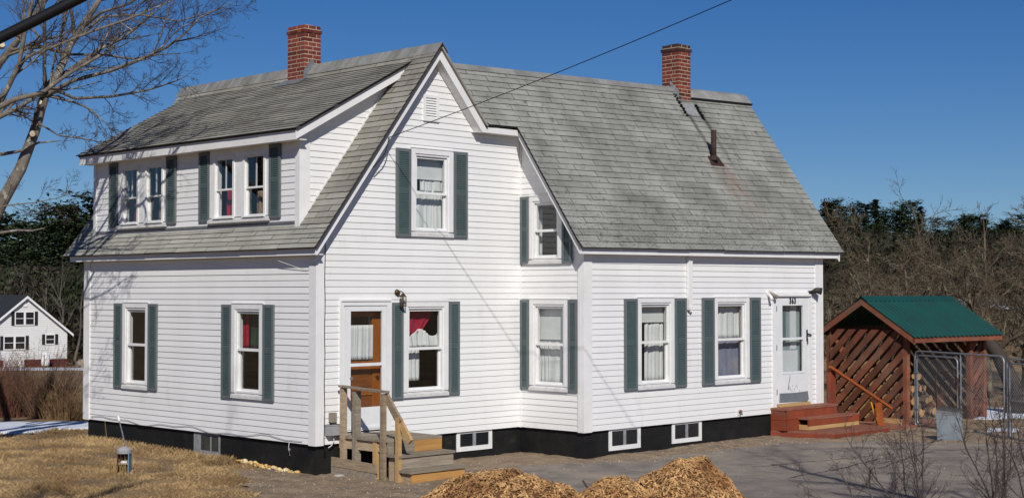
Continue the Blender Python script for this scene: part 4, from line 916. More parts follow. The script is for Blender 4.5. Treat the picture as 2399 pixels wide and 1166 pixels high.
wbox(mb, FB, .232, .340, .018, .085, .335, .480); mb.tube([FB.p(.285, .05, .34), FB.p(.285, .05, .30)], .012, 8); mb.build('meter', TANBOX, root)
mb = MB(); wbox(mb, FB, .160, .398, .018, .115, .140, .305); wbox(mb, FB, .155, .403, .018, .122, .285, .305); mb.build('box', GREYBOX, root)
mb = MB(); mb.tube([FB.p(.30, .05, .14), FB.p(.31, .055, .05), FB.p(.27, .04, -.02), FB.p(.22, .03, -.05)], .008, 6); mb.build('conduit', WIREW, root)
root = thing('hose_tap', 'red handled hose tap under the wing windows', 'tap', (8.72, -D_, .08)); mb = MB()
wbox(mb, FC, 8.68, 8.76, .015, .030, .03, .14); mb.build('plate', CASING, root)
mb = MB(); mb.tube([FC.p(8.72, .03, .09), FC.p(8.72, .09, .085), FC.p(8.72, .10, .04)], .014, 8); mb.build('spout', BRASS, root)
mb = MB(); mb.tube([FC.p(8.72, .075, .115), FC.p(8.72, .078, .123)], .03, 10); mb.build('tap_handle', mat('red_tap', (0.35, 0.02, 0.015), rough=0.5), root)
mb = MB(); wbox(mb, FA, -6.99, -6.88, -.02, .085, .93, 1.08); mb.tube([FA.p(-6.93, .085, 1.0), FA.p(-6.93, .14, .99)], [.05, .06], 12); tag(mb.build('corner_fixture', TANBOX, None), 'small tan fixture on far left corner of the house', 'fixture')
# cables
def cable(label, pts, r, m, name='cable', n=5):
    mb = MB(); mb.tube(pts, r, n); return tag(mb.build(name, m, None, True), label, 'cable')
cable('black cable running down the gable wall beside front corner board', [FB.p(.145 + .006 * math.sin(i * 1.7), .028, 3.15 - i * .22) for i in range(16)] + [FB.p(.19, .03, -.06)], .0065, BLACK)
cable('thin grey cable sagging along the bottom of the left wall', [FA.p(-6.6 + i * .21, .032, .045 + .028 * math.sin(i * .55) + .02 * math.sin(i * 1.3)) for i in range(31)], .005, GREYBOX)
cable('thin white cable looping under the left eave near the gable', [FA.p(-1.05, .12, 2.86), FA.p(-.78, .10, 2.79), FA.p(-.45, .05, 2.70), FA.p(-.20, .03, 2.655), FA.p(-.1, .03, 2.67)], .006, WIREW)
cable('curled pale wire hanging below siding near the front corner', [FA.p(-.62, .03, .01), FA.p(-.64, .03, -.10), FA.p(-.62, .03, -.13), FA.p(-.60, .03, -.10), FA.p(-.63, .03, -.08), FA.p(-.60, .03, -.20)], .005, WIREW)
ATT = Vector((1.241, -.215, 4.74)); POLE = Vector((0.77, -7.18, 5.87))
wl = []
for i in range(41):
    t = i / 40 * 1.9; q = ATT.lerp(POLE, t); q.z -= 0.16 * t * (1 - t); wl.append(q)
cable('black service wire rising from the gable rake to the right', wl, .0060, BLACK, 'service_wire', 6)
cable('black wire tail hanging from service wire bracket on the gable', [ATT + Vector((.02, 0, .0)), ATT + Vector((-.03, -.01, -.14)), ATT + Vector((-.06, .005, -.24)), ATT + Vector((-.1, .01, -.3)), ATT + Vector((-.25, .03, -.46)), ATT + Vector((-.3, .19, -.55))], .009, BLACK)
a = Vector((-11.062, -12.188, 3.334)); b = Vector((-10.846, -12.413, 3.49)); dv = (b - a)
cable('thick black overhead utility cable crossing the upper left corner', [a + dv * t + Vector((0, 0, .0009 * (t - .5) ** 2)) for t in [-28 + i * 1.5 for i in range(39)]], .0225, BLACK, 'utility_cable', 10)
# ------------------------------------------------------------------ wooden steps at the gable door
ST = thing('wooden_steps', 'weathered wooden steps and landing with handrail at the gable door', 'steps', (.95, -.8, -.47))
def part(name, m, parent=ST): 
    return lambda *a, **k: _part(name, m, parent, *a, **k)
def pbox(name, m, parent, x0, x1, y0, y1, z0, z1, skew=0.0):
    mb = MB(); mb.box(x0, x1, y0, y1, z0, z1); return mb.build(name, m, parent)
def pbeam(name, m, parent, a, b, w, h, up=(0, 0, 1)):
    mb = MB(); mb.beam(a, b, w, h, up); return mb.build(name, m, parent)
for i in range(8):                                                 # landing boards
    y1 = -.03 - i * .146; pbox('deck_board', GREYWOOD, ST, .385, 1.50, y1 - .138, y1, .095, .132)
for x in (.44, 1.44): pbox('joist', OLDWOOD, ST, x - .02, x + .02, -1.13, -.04, -.06, .094)
pbox('riser', GREYWOOD, ST, .42, .93, -1.20, -1.165, -.075, .092); pbox('riser', NEWWOOD, ST, .932, 1.49, -1.20, -1.165, -.075, .092)
pbox('tread', GREYWOOD, ST, .40, 1.53, -1.46, -1.14, -.115, -.078); pbox('riser', GREYWOOD, ST, .43, 1.51, -1.435, -1.40, -.285, -.117)
pbox('tread', GREYWOOD, ST, .41, 1.55, -1.71, -1.38, -.325, -.288); pbox('riser', NEWWOOD, ST, .45, 1.51, -1.685, -1.65, -.49, -.327)
for x in (.46, 1.49): 
    mb = MB(); mb.prism([(x, -1.16, -.12), (x, -1.16, -.46), (x, -1.64, -.50), (x, -1.64, -.33), (x, -1.39, -.33), (x, -1.39, -.12)], (.035, 0, 0)); mb.build('stringer', OLDWOOD, ST)
pbox('post', OLDWOOD, ST, .360, .435, -.215, -.135, -.45, .86); pbox('post', GREYWOOD, ST, .375, .480, -.490, -.410, -.45, .82)
pbox('post', PINE, ST, .40, .50, -.95, -.86, -.50, .092)
pbox('post', OLDWOOD, ST, .350, .410, -1.165, -1.085, -.53, .81); pbox('post', PINE, ST, .395, .465, -1.445, -1.375, -.52, .48)
mb = MB(); mb.hexa([(.34, -1.20, .825), (.44, -1.20, .825), (.44, -.11, .868), (.34, -.11, .868), (.34, -1.20, .855), (.44, -1.20, .855), (.44, -.11, .898), (.34, -.11, .898)]); mb.build('handrail', GREYWOOD, ST)
pbeam('handrail', OLDWOOD, ST, (.425, -1.12, .80), (.425, -1.45, .40), .04, .115, (0, 1, .8)); pbeam('handrail', PINE, ST, (.445, -1.36, .50), (.445, -1.66, .135), .045, .10, (0, 1, .8))
for z0, z1, y0, y1, m in ((-.355, -.22, -1.02, .06, OLDWOOD), (-.475, -.362, -1.0, .075, GREYWOOD)):
    mb = MB(); mb.hexa([(.325, y0, z0 - .015), (.362, y0, z0 - .015), (.362, y1, z0 + .02), (.325, y1, z0 + .02), (.325, y0, z1 - .015), (.362, y0, z1 - .015), (.362, y1, z1 + .02), (.325, y1, z1 + .02)]); mb.build('skirt_board', m, ST)
pbox('footing_block', GREYWOOD, ST, .32, .72, -1.56, -1.06, -.545, -.505); 
mb = MB()
for q, r in (((.20, -.32, -.46), .10), ((1.0, -1.78, -.49), .10), ((1.35, -1.76, -.49), .13)): mb.lathe([(r, -.05), (r * .9, .01), (r * .6, .035)], q, 7)
o = mb.build('flat_stone', CONC, ST)

# ------------------------------------------------------------------ red entry deck
DK = thing('entry_deck', 'red painted wooden entry steps and platform below house-number door', 'deck', (10.7, -2.0, -.47))
pbox('top_board', REDTOP, DK, 9.76, 11.545, -1.845, -1.475, .070, .112)
pbox('side_board', REDP, DK, 9.772, 9.81, -1.80, -1.475, -.115, .068); pbox('side_board', REDP, DK, 9.778, 9.812, -1.795, -1.475, -.31, -.118)
pbox('riser', REDP, DK, 9.80, 11.535, -1.835, -1.80, -.10, .069); pbox('riser', REDP, DK, 9.81, 11.52, -1.826, -1.80, -.31, -.103)
pbox('threshold', PINE, DK, 9.98, 11.02, -1.56, -1.474, .113, .165)
M0, M1, MY = 10.18, 11.98, -2.07
for i in range(2): pbox('tread', REDTOP, DK, M0, M1, MY + i * .125, MY + i * .125 + .120, -.115, -.078)
pbox('riser', REDP, DK, M0 + .005, M1 - .01, MY + .004, MY + .036, -.235, -.117); pbox('filler_board', PINE, DK, M0 + .01, M1 - .012, MY + .006, MY + .038, -.309, -.238)
pbox('filler_board', PINE, DK, M0 + .004, M0 + .038, MY + .04, -1.84, -.309, -.215)
LP = [(9.74, -1.50), (10.16, -2.66), (12.0, -2.72), (12.35, -1.52)]
mb = MB(); mb.prism([(x, y, -.348) for x, y in LP], (0, 0, .034)); mb.build('platform_top', REDTOP, DK)
for i in range(4):
    a, b = LP[i], LP[(i + 1) % 4]
    if i == 3: continue
    mb = MB(); mb.beam((a[0], a[1], -.435), (b[0], b[1], -.435), .036, .172); mb.build('platform_side', REDP, DK)
for i, (x, y) in enumerate(((10.25, -2.72), (10.45, -2.74), (10.75, -2.70))): pbox('concrete_block', CONC, DK, x - .08, x + .08, y - .07, y + .08, -.58, -.522 + .008 * i)
# walkway toward the shed
WK = thing('plank_walkway', 'low red painted plank walkway between the entry deck and woodshed', 'walkway', (13.0, -1.9, -.47))
rng = random.Random(5)
for i in range(10):
    t = i / 10; x = 12.38 + t * 2.3; mb = MB(); z = -.415 + rng.uniform(-.006, .006)
    mb.hexa([(x, -2.75 + t * .35, z), (x + .215, -2.72 + t * .35, z), (x + .215, -1.3, z), (x, -1.3, z), (x, -2.75 + t * .35, z + .035), (x + .215, -2.72 + t * .35, z + .035), (x + .215, -1.3, z + .035), (x, -1.3, z + .035)]); mb.build('plank', REDTOP, WK)
for y in (-2.55, -1.5): pbox('joist', REDP, WK, 12.4, 14.6, y, y + .05, -.52, -.417)
# weathered pallet boards in front of it
PL = thing('old_pallet', 'grey weathered pallet lying beside the red entry deck', 'pallet', (11.6, -3.2, -.47))
for i in range(4):
    y = -3.42 + i * .17; pbox('board', GREYWOOD, PL, 11.05, 12.45, y, y + .13, -.448, -.428)
for x in (11.1, 11.7, 12.35): pbox('runner', OLDWOOD, PL, x, x + .07, -3.42, -2.80, -.53, -.450)
PL2 = thing('loose_plywood', 'tan plywood sheet and boards lying by the chain link panel', 'boards', (12.6, -3.9, -.47))
mb = MB(); mb.prism([(12.10, -3.30, -.43), (12.55, -4.25, -.44), (13.35, -3.75, -.43), (12.9, -2.95, -.42)], (0, 0, .02)); mb.build('board', GREYWOOD, PL2)
mb = MB(); mb.prism([(12.45, -3.25, -.405), (12.50, -3.35, -.405), (13.1, -4.05, -.40), (13.05, -3.95, -.40)], (0, 0, .03)); mb.build('board', OLDWOOD, PL2)
for k, (x, y) in enumerate(((12.0, -3.62), (12.35, -4.05), (12.62, -4.30), (12.25, -3.78))):
    mb = MB(); mb.prism([(x, y, -.53), (x + .16, y - .12, -.53), (x + .25, y + .02, -.53), (x + .08, y + .12, -.53)], (0, 0, .085)); tag(mb.build('rubble_stone', CONC, None), ['pale stone under plywood nearest the red deck', 'pale stone under plywood, third from the deck', 'pale stone under plywood farthest from the deck', 'pale stone under plywood, second from the deck'][k], 'stone', 'stones under the plywood')
# handrail of the deck
HR = thing('deck_handrail', 'sloping orange brown handrail on two posts beside the red entry deck', 'handrail', (12.1, -1.9, -.4))
mb = MB(); mb.box(11.56, 11.74, -1.68, -1.60, -.40, .80); mb.build('post', REDP, HR)
a, b = Vector((11.50, -1.70, .84)), Vector((12.80, -2.30, -.02)); pbeam('rail', ORANGE, HR, a, b, .09, .045, (0, 0, 1))
pbeam('post', ORANGE, HR, (12.56, -2.22, -.44), (12.50, -2.18, .10), .13, .04, (1, .5, 0))
SHV = thing('shovel', 'yellow handled tool leaning against the deck handrail', 'tool', (12.6, -2.0, -.4)); mb = MB(); mb.tube([(12.62, -2.10, -.42), (12.42, -2.0, .33)], .016, 8); mb.build('handle', YELLOW, SHV); mb = MB(); mb.tube([(12.42, -2.0, .33), (12.395, -1.985, .42)], .019, 8); mb.build('grip', DARKM, SHV)

# ------------------------------------------------------------------ woodshed
ph = R_(-4); SX = Vector((math.cos(ph), math.sin(ph), 0)); SY = Vector((-math.sin(ph), math.cos(ph), 0)); SZ = Vector((0, 0, 1)); SO = Vector((13.42, -2.31, -.45))
SH = thing('woodshed', 'red stained lattice woodshed with green metal roof right of the house', 'shed', SO)
def sp(u, v, z): return SO + SX * u + SY * v + SZ * z
def sbox(name, m, u0, u1, v0, v1, z0, z1, parent=SH):
    mb = MB(); mb.hexa([sp(u0, v0, z0), sp(u1, v0, z0), sp(u1, v1, z0), sp(u0, v1, z0), sp(u0, v0, z1), sp(u1, v0, z1), sp(u1, v1, z1), sp(u0, v1, z1)]); return mb.build(name, m, parent)
SL, SW_, EZ, RZ = 2.92, 1.92, 2.005, 2.65
for u, v in ((0, 0), (SL, 0), (0, SW_), (SL, SW_), (SL - .55, 0)): sbox('post', SHEDW, u, u + .10, v, v + .10, -.12, EZ - .02 if v in (0, SW_) else EZ)
sbox('beam', SHEDW, -.02, SL + .12, .01, .05, EZ - .14, EZ + .01); sbox('beam', SHEDW, -.02, SL + .12, SW_ + .05, SW_ + .09, EZ - .14, EZ + .01)
mid = SW_ / 2 + .05; ov = .26
def rz(v): return RZ - (RZ - EZ + .0) * abs(v - mid) / (mid + .03)
# rafters at the gable end
for s in (-1, 1):
    e = mid + s * (mid + ov)
    mb = MB(); P0, P1 = sp(-.14, mid, RZ), sp(-.14, e, rz(e)); mb.hexa([P0 - SZ * .15, P0 - SZ * .15 + SX * .04, P1 - SZ * .15 + SX * .04, P1 - SZ * .15, P0 - SZ * .01, P0 - SZ * .01 + SX * .04, P1 - SZ * .01 + SX * .04, P1 - SZ * .01]); mb.build('rake_board', SHEDW, SH)
e = -ov
mb = MB(); P0, P1 = sp(-.14, e, rz(e)), sp(SL + .32, e, rz(e)); mb.hexa([P0 - SZ * .125, P0 - SZ * .125 + SY * .035, P1 - SZ * .125 + SY * .035, P1 - SZ * .125, P0 - SZ * .012, P0 - SZ * .012 + SY * .035, P1 - SZ * .012 + SY * .035, P1 - SZ * .012]); mb.build('eave_board', SHEDW, SH)
# corrugated roof, two slopes
def metal(s):
    mb = MB(); prof = []; u = -.155; ue = SL + .335; k = 0
    while u < ue:
        prof += [(u, 0), (u + .045, 0), (u + .065, .022), (u + .095, .022), (u + .115, 0)]; u += .165
    prof = [q for q in prof if q[0] <= ue]
    for vv in (mid, mid + s * (mid + ov + .03)):
        for a, h in prof: mb.v.append(tuple(sp(a, vv, rz(vv) + h)))
    n = len(prof)
    for i in range(n - 1): mb.face([i, i + 1, n + i + 1, n + i] if s < 0 else [i, n + i, n + i + 1, i + 1])
    o = mb.build('metal_roof', GREENM, SH); so = o.modifiers.new('t', 'SOLIDIFY'); so.thickness = .006
metal(-1); metal(1)
mb = MB(); A = [sp(-.16, mid - .14, rz(mid - .14) + .03), sp(-.16, mid, RZ + .04), sp(-.16, mid + .14, rz(mid + .14) + .03)]; mb.prism(A[:2] + [A[1] - SZ * .008, A[0] - SZ * .008], SX * (SL + .50)); mb.prism(A[1:] + [A[2] - SZ * .008, A[1] - SZ * .008], SX * (SL + .50)); mb.build('ridge_cap', GREENM, SH)
def clip(poly, f):
    out = []
    for i in range(len(poly)):
        a, b = poly[i], poly[(i + 1) % len(poly)]; fa, fb = f(a), f(b)
        if fa >= 0: out.append(a)
        if (fa >= 0) != (fb >= 0):
            t = fa / (fa - fb); out.append((a[0] + (b[0] - a[0]) * t, a[1] + (b[1] - a[1]) * t))
    return out
def lattice(to3, ext, fs, cmin, cmax, step, w, flip=1):
    c = cmin
    while c < cmax:
        poly = [(-9, flip * (-9) + c), (9, flip * 9 + c), (9, flip * 9 + c + w * 1.414), (-9, flip * -9 + c + w * 1.414)]
        for f in fs:
            if poly: poly = clip(poly, f)
        if len(poly) > 2:
            mb = MB(); mb.prism([tuple(to3(*q)) for q in poly], ext); mb.build('slat', SHEDW, SH)
        c += step
gf = [lambda q: q[0] - .10, lambda q: SW_ - q[0], lambda q: q[1] - .02, lambda q: rz(q[0]) - .10 - q[1]]
lattice(lambda v, z: sp(-.02, v, z), tuple(SX * .03), gf, -.2, 5.4, .285, .135, -1)     # gable end facing the house
lattice(lambda v, z: sp(SL + .08, v, z), tuple(SX * .03), gf, -2.6, 2.8, .27, .125, 1)   # far end
lattice(lambda u, z: sp(u, .03, z), tuple(SY * .03), [lambda q: q[0] - (SL - .45), lambda q: SL - q[0], lambda q: q[1] - .05, lambda q: EZ - .14 - q[1]], -2.6, .4, .26, .12, 1)
lattice(lambda u, z: sp(u, SW_ + .03, z), tuple(SY * .03), [lambda q: q[0] - .1, lambda q: SL - q[0], lambda q: q[1] - .05, lambda q: EZ - .14 - q[1]], -2.6, 2.0, .26, .12, 1)
sbox('floor', OLDWOOD, .0, SL + .1, .0, SW_ + .1, -.10, .0)
sbox('panel_board', PINE, -.06, -.025, .11, .75, .03, .17)
# firewood: each log its own
def log_mesh(seed, L=.42):
    rng = random.Random(seed); k = rng.choice((3, 4, 7, 8)); r = rng.uniform(.070, .098); n = 9
    ring = []
    for i in range(n):
        a = 2 * math.pi * i / n; rr = r * (1 if i < k else rng.uniform(.45, .8)); ring.append((rr * math.cos(a), rr * math.sin(a)))
    mb = MB()
    for x in (-L / 2, L / 2):
        for a, b in ring: mb.v.append((x, a, b))
    mb.face(list(range(n - 1, -1, -1)), 1); mb.face(list(range(n, 2 * n)), 1)
    for i in range(n): j = (i + 1) % n; mb.face([i, j, n + j, n + i], 0)
    return mb.mesh('firewood_log', [LOGBARK, LOGEND])
LM = [log_mesh(i) for i in range(8)]
rng = random.Random(12); cnt = 0
def add_log(u, v, z, rot, label, group, tilt=0):
    o = bpy.data.objects.new('firewood_log', rng.choice(LM)); COL.objects.link(o); o.location = sp(u, v, z)
    o.rotation_euler = (rng.uniform(0, 6.28), tilt, ph + rot + rng.uniform(-.08, .08)); tag(o, label, 'firewood', group)
for r in range(10):
    nrow = 13 if r < 8 else 9
    for c in range(nrow):
        v = .30 + c * .168 + (.08 if r % 2 else 0)
        z = .085 + r * .132
        if v > SW_ - .05 or z > rz(v) - .35: continue
        add_log(.30 + rng.uniform(-.04, .04), v, z + rng.uniform(-.01, .01), 0, 'split firewood log in the stack behind the gable lattice of the woodshed', 'firewood behind the lattice')
for r in range(8):
    for c in range(6 - r // 2):
        add_log(.82 + c * .22, .75 + rng.uniform(-.06, .06), .075 + r * .13, R_(90) if r % 2 else 0, 'firewood log in the loose pile at the open front of the woodshed', 'loose firewood pile')
for r in range(7): add_log(.78 + rng.uniform(-.03, .03), .98 + r * .02, .72 + r * .0 + (r % 3) * .12, R_(60) if r % 2 else R_(80), 'firewood log in the loose pile at the open front of the woodshed', 'loose firewood pile')

# ------------------------------------------------------------------ chain link kennel panels
def rounded(A, Bv, h0, h1, r=.12, z0=-.45):
    """rounded rectangle in the vertical plane through A and B"""
    A, Bv = Vector(A), Vector(Bv); d = (Bv - A).normalized(); out = []
    C4 = [(A, h0, 1, 1), (A, h1, 1, -1), (Bv, h1, -1, -1), (Bv, h0, -1, 1)]
    for i, (p, h, sx, sz) in enumerate(C4):
        for k in range(6):
            a = k / 5 * math.pi / 2
            if i == 0: off = (1 - math.cos(0)) ; u = r * (1 - math.sin(a)); w = r * (1 - math.cos(a))
            if i == 1: u = r * (1 - math.cos(a)); w = r * (1 - math.sin(a))
            if i == 2: u = r * (1 - math.sin(a)); w = r * (1 - math.cos(a))
            if i == 3: u = r * (1 - math.cos(a)); w = r * (1 - math.sin(a))
            out.append(p + d * (u * sx) + SZ * (h + w * sz))
    return out + [out[0]]
def kennel(label, A, Bv, h0, h1, gate):
    A, Bv = Vector(A), Vector(Bv); root = thing('kennel_panel', label, 'fence panel', A + SZ * h0, 'chain link panels by the woodshed')
    mb = MB(); mb.tube(rounded(A, Bv, h0, h1), .019, 8); mb.build('frame', STEEL, root, True); d = (Bv - A).normalized(); Lh = (Bv - A).length
    if gate:
        g0, g1 = A + d * .06, A + d * (Lh * .50); mb = MB(); mb.tube(rounded(g0, g1, h0 + .06, h1 - .085), .017, 8); mb.build('gate_frame', STEEL, root, True)
        mb = MB(); q = A + d * (Lh * .535); mb.tube([q + SZ * h0, q + SZ * h1], .017, 8); mb.build('post', STEEL, root)
        mb = MB()
        for t in (.25, .72): mb.tube([A + d * -.03 + SZ * (h0 + (h1 - h0) * t), A + d * .10 + SZ * (h0 + (h1 - h0) * t)], .02, 6)
        mb.tube([g1 + SZ * (h0 + (h1 - h0) * .62), q + SZ * (h0 + (h1 - h0) * .62)], .018, 6); mb.build('hinge', STEEL, root)
    else:
        mb = MB(); q0, q1 = A + d * .07, Bv - d * .07; mb.tube(rounded(q0, q1, h0 + .05, h1 - .08), .017, 8); mb.build('gate_frame', STEEL, root, True)
        mb = MB(); zz = h0 + (h1 - h0) * .5; mb.tube([q0 + SZ * zz, q1 + SZ * zz], .014, 6); mb.build('rail', STEEL, root)
    mb = MB(); H = h1 - h0; s = .075; k = int((Lh + H) / s)
    for sg in (0, 1):
        for i in range(k + 1):
            c = i * s; a0 = max(0, c - H); a1 = min(Lh, c)
            if a1 - a0 < .02: continue
            f = (lambda a: c - a)
            za, zb = f(a0), f(a1)
            pa, pb = (a0, a1) if sg == 0 else (Lh - a0, Lh - a1)
            mb.tube([A + d * pa + SZ * (h0 + za), A + d * pb + SZ * (h0 + zb)], .0017, 3, False)
    mb.build('chain_link', STEEL, root)
kennel('galvanized chain link gate panel in front of the woodshed', (13.40, -2.50, 0), (12.27, -4.98, 0), -.44, 1.12, True)
kennel('galvanized chain link panel at right edge beyond the snow scoop', (12.24, -5.06, 0), (11.0, -7.2, 0), -.46, 1.08, False)
# snow scoop
SS = thing('snow_scoop', 'grey steel snow scoop with bar handle propped on the chain link panel', 'snow shovel', (11.3, -4.5, -.47))
d1 = Vector((.70, -.71, 0)); bk = Vector((.711, .703, 0)); c0 = Vector((11.20, -4.40, -.50)) + d1 * .05
w = .235; prof = [(0, 0), (.05, .28), (.10, .56), (.085, .615), (.045, .66), (.0, .70)]
for i in range(len(prof) - 1):
    (a0, h0), (a1, h1) = prof[i], prof[i + 1]
    if i == 0: mb = MB()
    if i == 2: mb.build('blade', SCOOP, SS); mb = MB()
    q = [c0 + d1 * s_ * w * (1 + .05 * (1 - h / .7)) + bk * a + SZ * (h + .025 * (-s_)) for a, h in ((a0, h0), (a1, h1)) for s_ in (-1, 1)]
    mb.hexa([q[0], q[1], q[3], q[2]] + [v + bk * .007 for v in (q[0], q[1], q[3], q[2])])
mb.build('lip', STEEL, SS)
mb = MB(); hp = [c0 + d1 * -.21 + bk * .10 + SZ * .45, c0 + d1 * -.21 + bk * .22 + SZ * 1.20, c0 + d1 * -.16 + bk * .24 + SZ * 1.36, c0 + d1 * .14 + bk * .24 + SZ * 1.34, c0 + d1 * .21 + bk * .22 + SZ * 1.20, c0 + d1 * .21 + bk * .10 + SZ * .45]
mb.tube(hp, .014, 8); mb.build('handle', RUST, SS, True)

# ------------------------------------------------------------------ feeder box on the lawn
fx, fy = -1.93, 2.24; fz = gz(fx, fy) - .02
FE = thing('feeder_box', 'small dark red open box with grey cap on the lawn', 'box', (fx, fy, fz)); u1, u2 = Vector((.703, -.711, 0)), Vector((.711, .703, 0)); c = Vector((fx, fy, fz))
def fb(name, m, a0, a1, b0, b1, z0, z1):
    mb = MB(); mb.hexa([c + u1 * a + u2 * b + SZ * z for z in (z0, z1) for a, b in ((a0, b0), (a1, b0), (a1, b1), (a0, b1))]); return mb.build(name, m, FE)
fb('side', DKRED, -.090, -.078, -.07, .09, 0, .32); fb('side', BLUE, .078, .092, -.07, .09, 0, .32); fb('back', DKRED, -.078, .078, .078, .09, 0, .32); fb('shelf', OLDWOOD, -.078, .078, -.06, .077, .155, .175)
mb = MB(); mb.lathe([(.112, .32), (.115, .375), (.085, .405), (.03, .425)], c, 18); mb.build('cap', GREYBOX, FE)
fb('seed_block', CASING, -.04, .05, -.045, .04, .176, .205)
GS = thing('garden_stake', 'thin grey garden light stake leaning beside the feeder box', 'stake', (fx, fy, fz)); mb = MB()
p0 = c + u2 * .14 + u1 * .09; p1 = p0 + SZ * .78 - u1 * .20; mb.tube([p0, p1], .0085, 6); mb.build('rod', STEEL, GS); mb = MB(); dd = (p1 - p0).normalized(); mb.tube([p1, p1 + dd * .03, p1 + dd * .075, p1 + dd * .10], [.014, .024, .02, .008], 8); mb.build('light_head', CASING, GS, True)
# ------------------------------------------------------------------ mulch piles
def mulch(label, cx, cy, r, h, seed, n, m2=CHIPS):
    rng = random.Random(seed); base = gz(cx, cy) - .03
    def top(x, y):
        d = math.hypot(x - cx, y - cy) / r
        k = max(0, 1 - d * d) ** 1.15
        return base + h * k * (1 + .16 * mnoise.noise((x * 3.1, y * 3.1, seed))) + .05 * mnoise.noise((x * 6, y * 6, seed + 3)) * min(1, k * 4)
    root = thing('mulch_pile', label, 'mulch pile', (cx, cy, base), 'wood chip mulch piles by the driveway')
    mb = MB(); k = 34
    for i in range(k + 1):
        for j in range(k + 1):
            x = cx + (i / k * 2 - 1) * r; y = cy + (j / k * 2 - 1) * r; mb.v.append((x, y, top(x, y) - .012))
    for i in range(k):
        for j in range(k): a = i * (k + 1) + j; mb.face([a, a + k + 1, a + k + 2, a + 1])
    mb.build('mound', CHIPB, root, True)
    mb = MB()
    for _ in range(n):
        a = rng.uniform(0, 6.283); d = r * (math.sqrt(rng.random()) * .97 if rng.random() < .96 else rng.uniform(.9, 1.35)); x, y = cx + d * math.cos(a), cy + d * math.sin(a); z = top(x, y) if d < r else gz(x, y) + .03
        yaw = rng.uniform(0, 6.283); pit = rng.gauss(0, .35); L = rng.uniform(.018, .065) * (1.8 if rng.random() < .07 else 1); w = rng.uniform(.008, .024); t = rng.uniform(.003, .009)
        e = 0.01; nx = (top(x + e, y) - z) / e; ny = (top(x, y + e) - z) / e
        d1 = Vector((math.cos(yaw), math.sin(yaw), nx * math.cos(yaw) + ny * math.sin(yaw) + math.tan(pit) * .6)).normalized(); d2 = d1.cross(Vector((rng.gauss(0, .4), rng.gauss(0, .4), 1))).normalized(); d3 = d1.cross(d2)
        p = Vector((x, y, z + rng.uniform(-.004, .014))); d1 = d1 * L / 2; d2 = d2 * w / 2; d3 = d3 * t / 2; sk = rng.uniform(.5, 1)
        mb.hexa([p - d1 - d2 - d3, p + d1 - d2 * sk - d3, p + d1 + d2 * sk - d3, p - d1 + d2 - d3, p - d1 - d2 + d3, p + d1 - d2 * sk + d3, p + d1 + d2 * sk + d3, p - d1 + d2 + d3])
    o = mb.build('wood_chips', m2, root); o['kind'] = 'stuff'
x, y = at(-.12, 17.5); mulch('low broad mulch pile in front of the wooden steps, leftmost of three', x, y, 1.35, .60, 1, 9000)
x, y = at(1.22, 17.2); mulch('small mulch pile, the middle one of three', x, y, .78, .52, 2, 5500)
x, y = at(2.03, 17.4); mulch('tallest mulch pile, rightmost of three, by the asphalt', x, y, .98, .73, 3, 7000)
# stick poking out between them
mb = MB(); a = Vector((*at(1.10, 18.8), -.30)); mb.tube([a + Vector((-.08, .2, .22)), a + Vector((-.02, .1, .05)), a + Vector((.12, -.1, -.10)), a + Vector((.5, -.4, -.2))], [.012, .016, .013, .006], 6); tag(mb.build('fallen_stick', TWIG, None), 'bent dark stick poking up behind the middle mulch pile', 'stick')

# ------------------------------------------------------------------ small stones, asphalt cracks, dead grass
rng = random.Random(21); mb = MB(); n = 0
while n < 2000:
    d = rng.uniform(18.5, 28); l = rng.uniform(-5, 8.5); x, y = at(l, d)
    if not (in_dirt(x, y) or (in_asph(x, y) and rng.random() < .12)) or (x > -.05 and y > -.02 and x < 4.4) or (4.4 < x < WR and y > -D_): continue
    n += 1; r = rng.choice((.004, .006, .007, .009, .012)) * rng.uniform(.7, 1.3); z = gz(x, y) + (.03 if in_asph(x, y) else .015)
    q = [(x + r * rng.uniform(.7, 1.2) * math.cos(a), y + r * rng.uniform(.7, 1.2) * math.sin(a)) for a in (0, 1.57, 3.14, 4.71)]
    k = len(mb.v); mb.v += [(a, b, z - .006) for a, b in q] + [(x + (a - x) * .6, y + (b - y) * .6, z + r * .8) for a, b in q]
    for a in range(4): b = (a + 1) % 4; mb.face([k + a, k + b, k + 4 + b, k + 4 + a])
    mb.face([k + 4, k + 5, k + 6, k + 7])
o = mb.build('pebbles', STONE); o['kind'] = 'stuff'; o['label'] = 'pale pebbles scattered over the bare dirt'; o['category'] = 'pebbles'
rng = random.Random(33); mb = MB(); n = 0
def blade(x, y, z, h, lean, w):
    a = rng.uniform(0, 6.283); b = rng.uniform(0, 6.283); dx, dy = math.cos(a) * w, math.sin(a) * w; lx, ly = math.cos(b) * lean, math.sin(b) * lean
    k = len(mb.v); mb.v += [(x - dx, y - dy, z - .01), (x + dx, y + dy, z - .01), (x + lx * .5 + dx * .7, y + ly * .5 + dy * .7, z + h * .65), (x + lx, y + ly, z + h)]
    mb.face([k, k + 1, k + 2]); mb.face([k, k + 2, k + 3])
tries = 0
while n < 52000 and tries < 400000:
    tries += 1
    d = 18.6 + 11.5 * rng.random() ** 1.2; l = rng.uniform(-.40, -.13) * d; x, y = at(l, d)
    if in_dirt(x, y) or (x > .0 and y > 0 and y < 6.9): continue
    v = mnoise.noise((x * 1.6, y * 1.6, 1))
    if rng.random() > .50 + 1.2 * v: continue
    n += 1; h = rng.uniform(.012, .045) * (1.2 + .6 * v); blade(x, y, gz(x, y), h, rng.uniform(.02, .07), rng.uniform(.0018, .0042))
for _ in range(2600):                                              # taller tufts along the foundation
    y = rng.uniform(2.0, 6.9); x = -abs(rng.gauss(.02, .10)); blade(x, y, gz(x, y), rng.uniform(.03, .13), rng.uniform(.02, .09), .003)
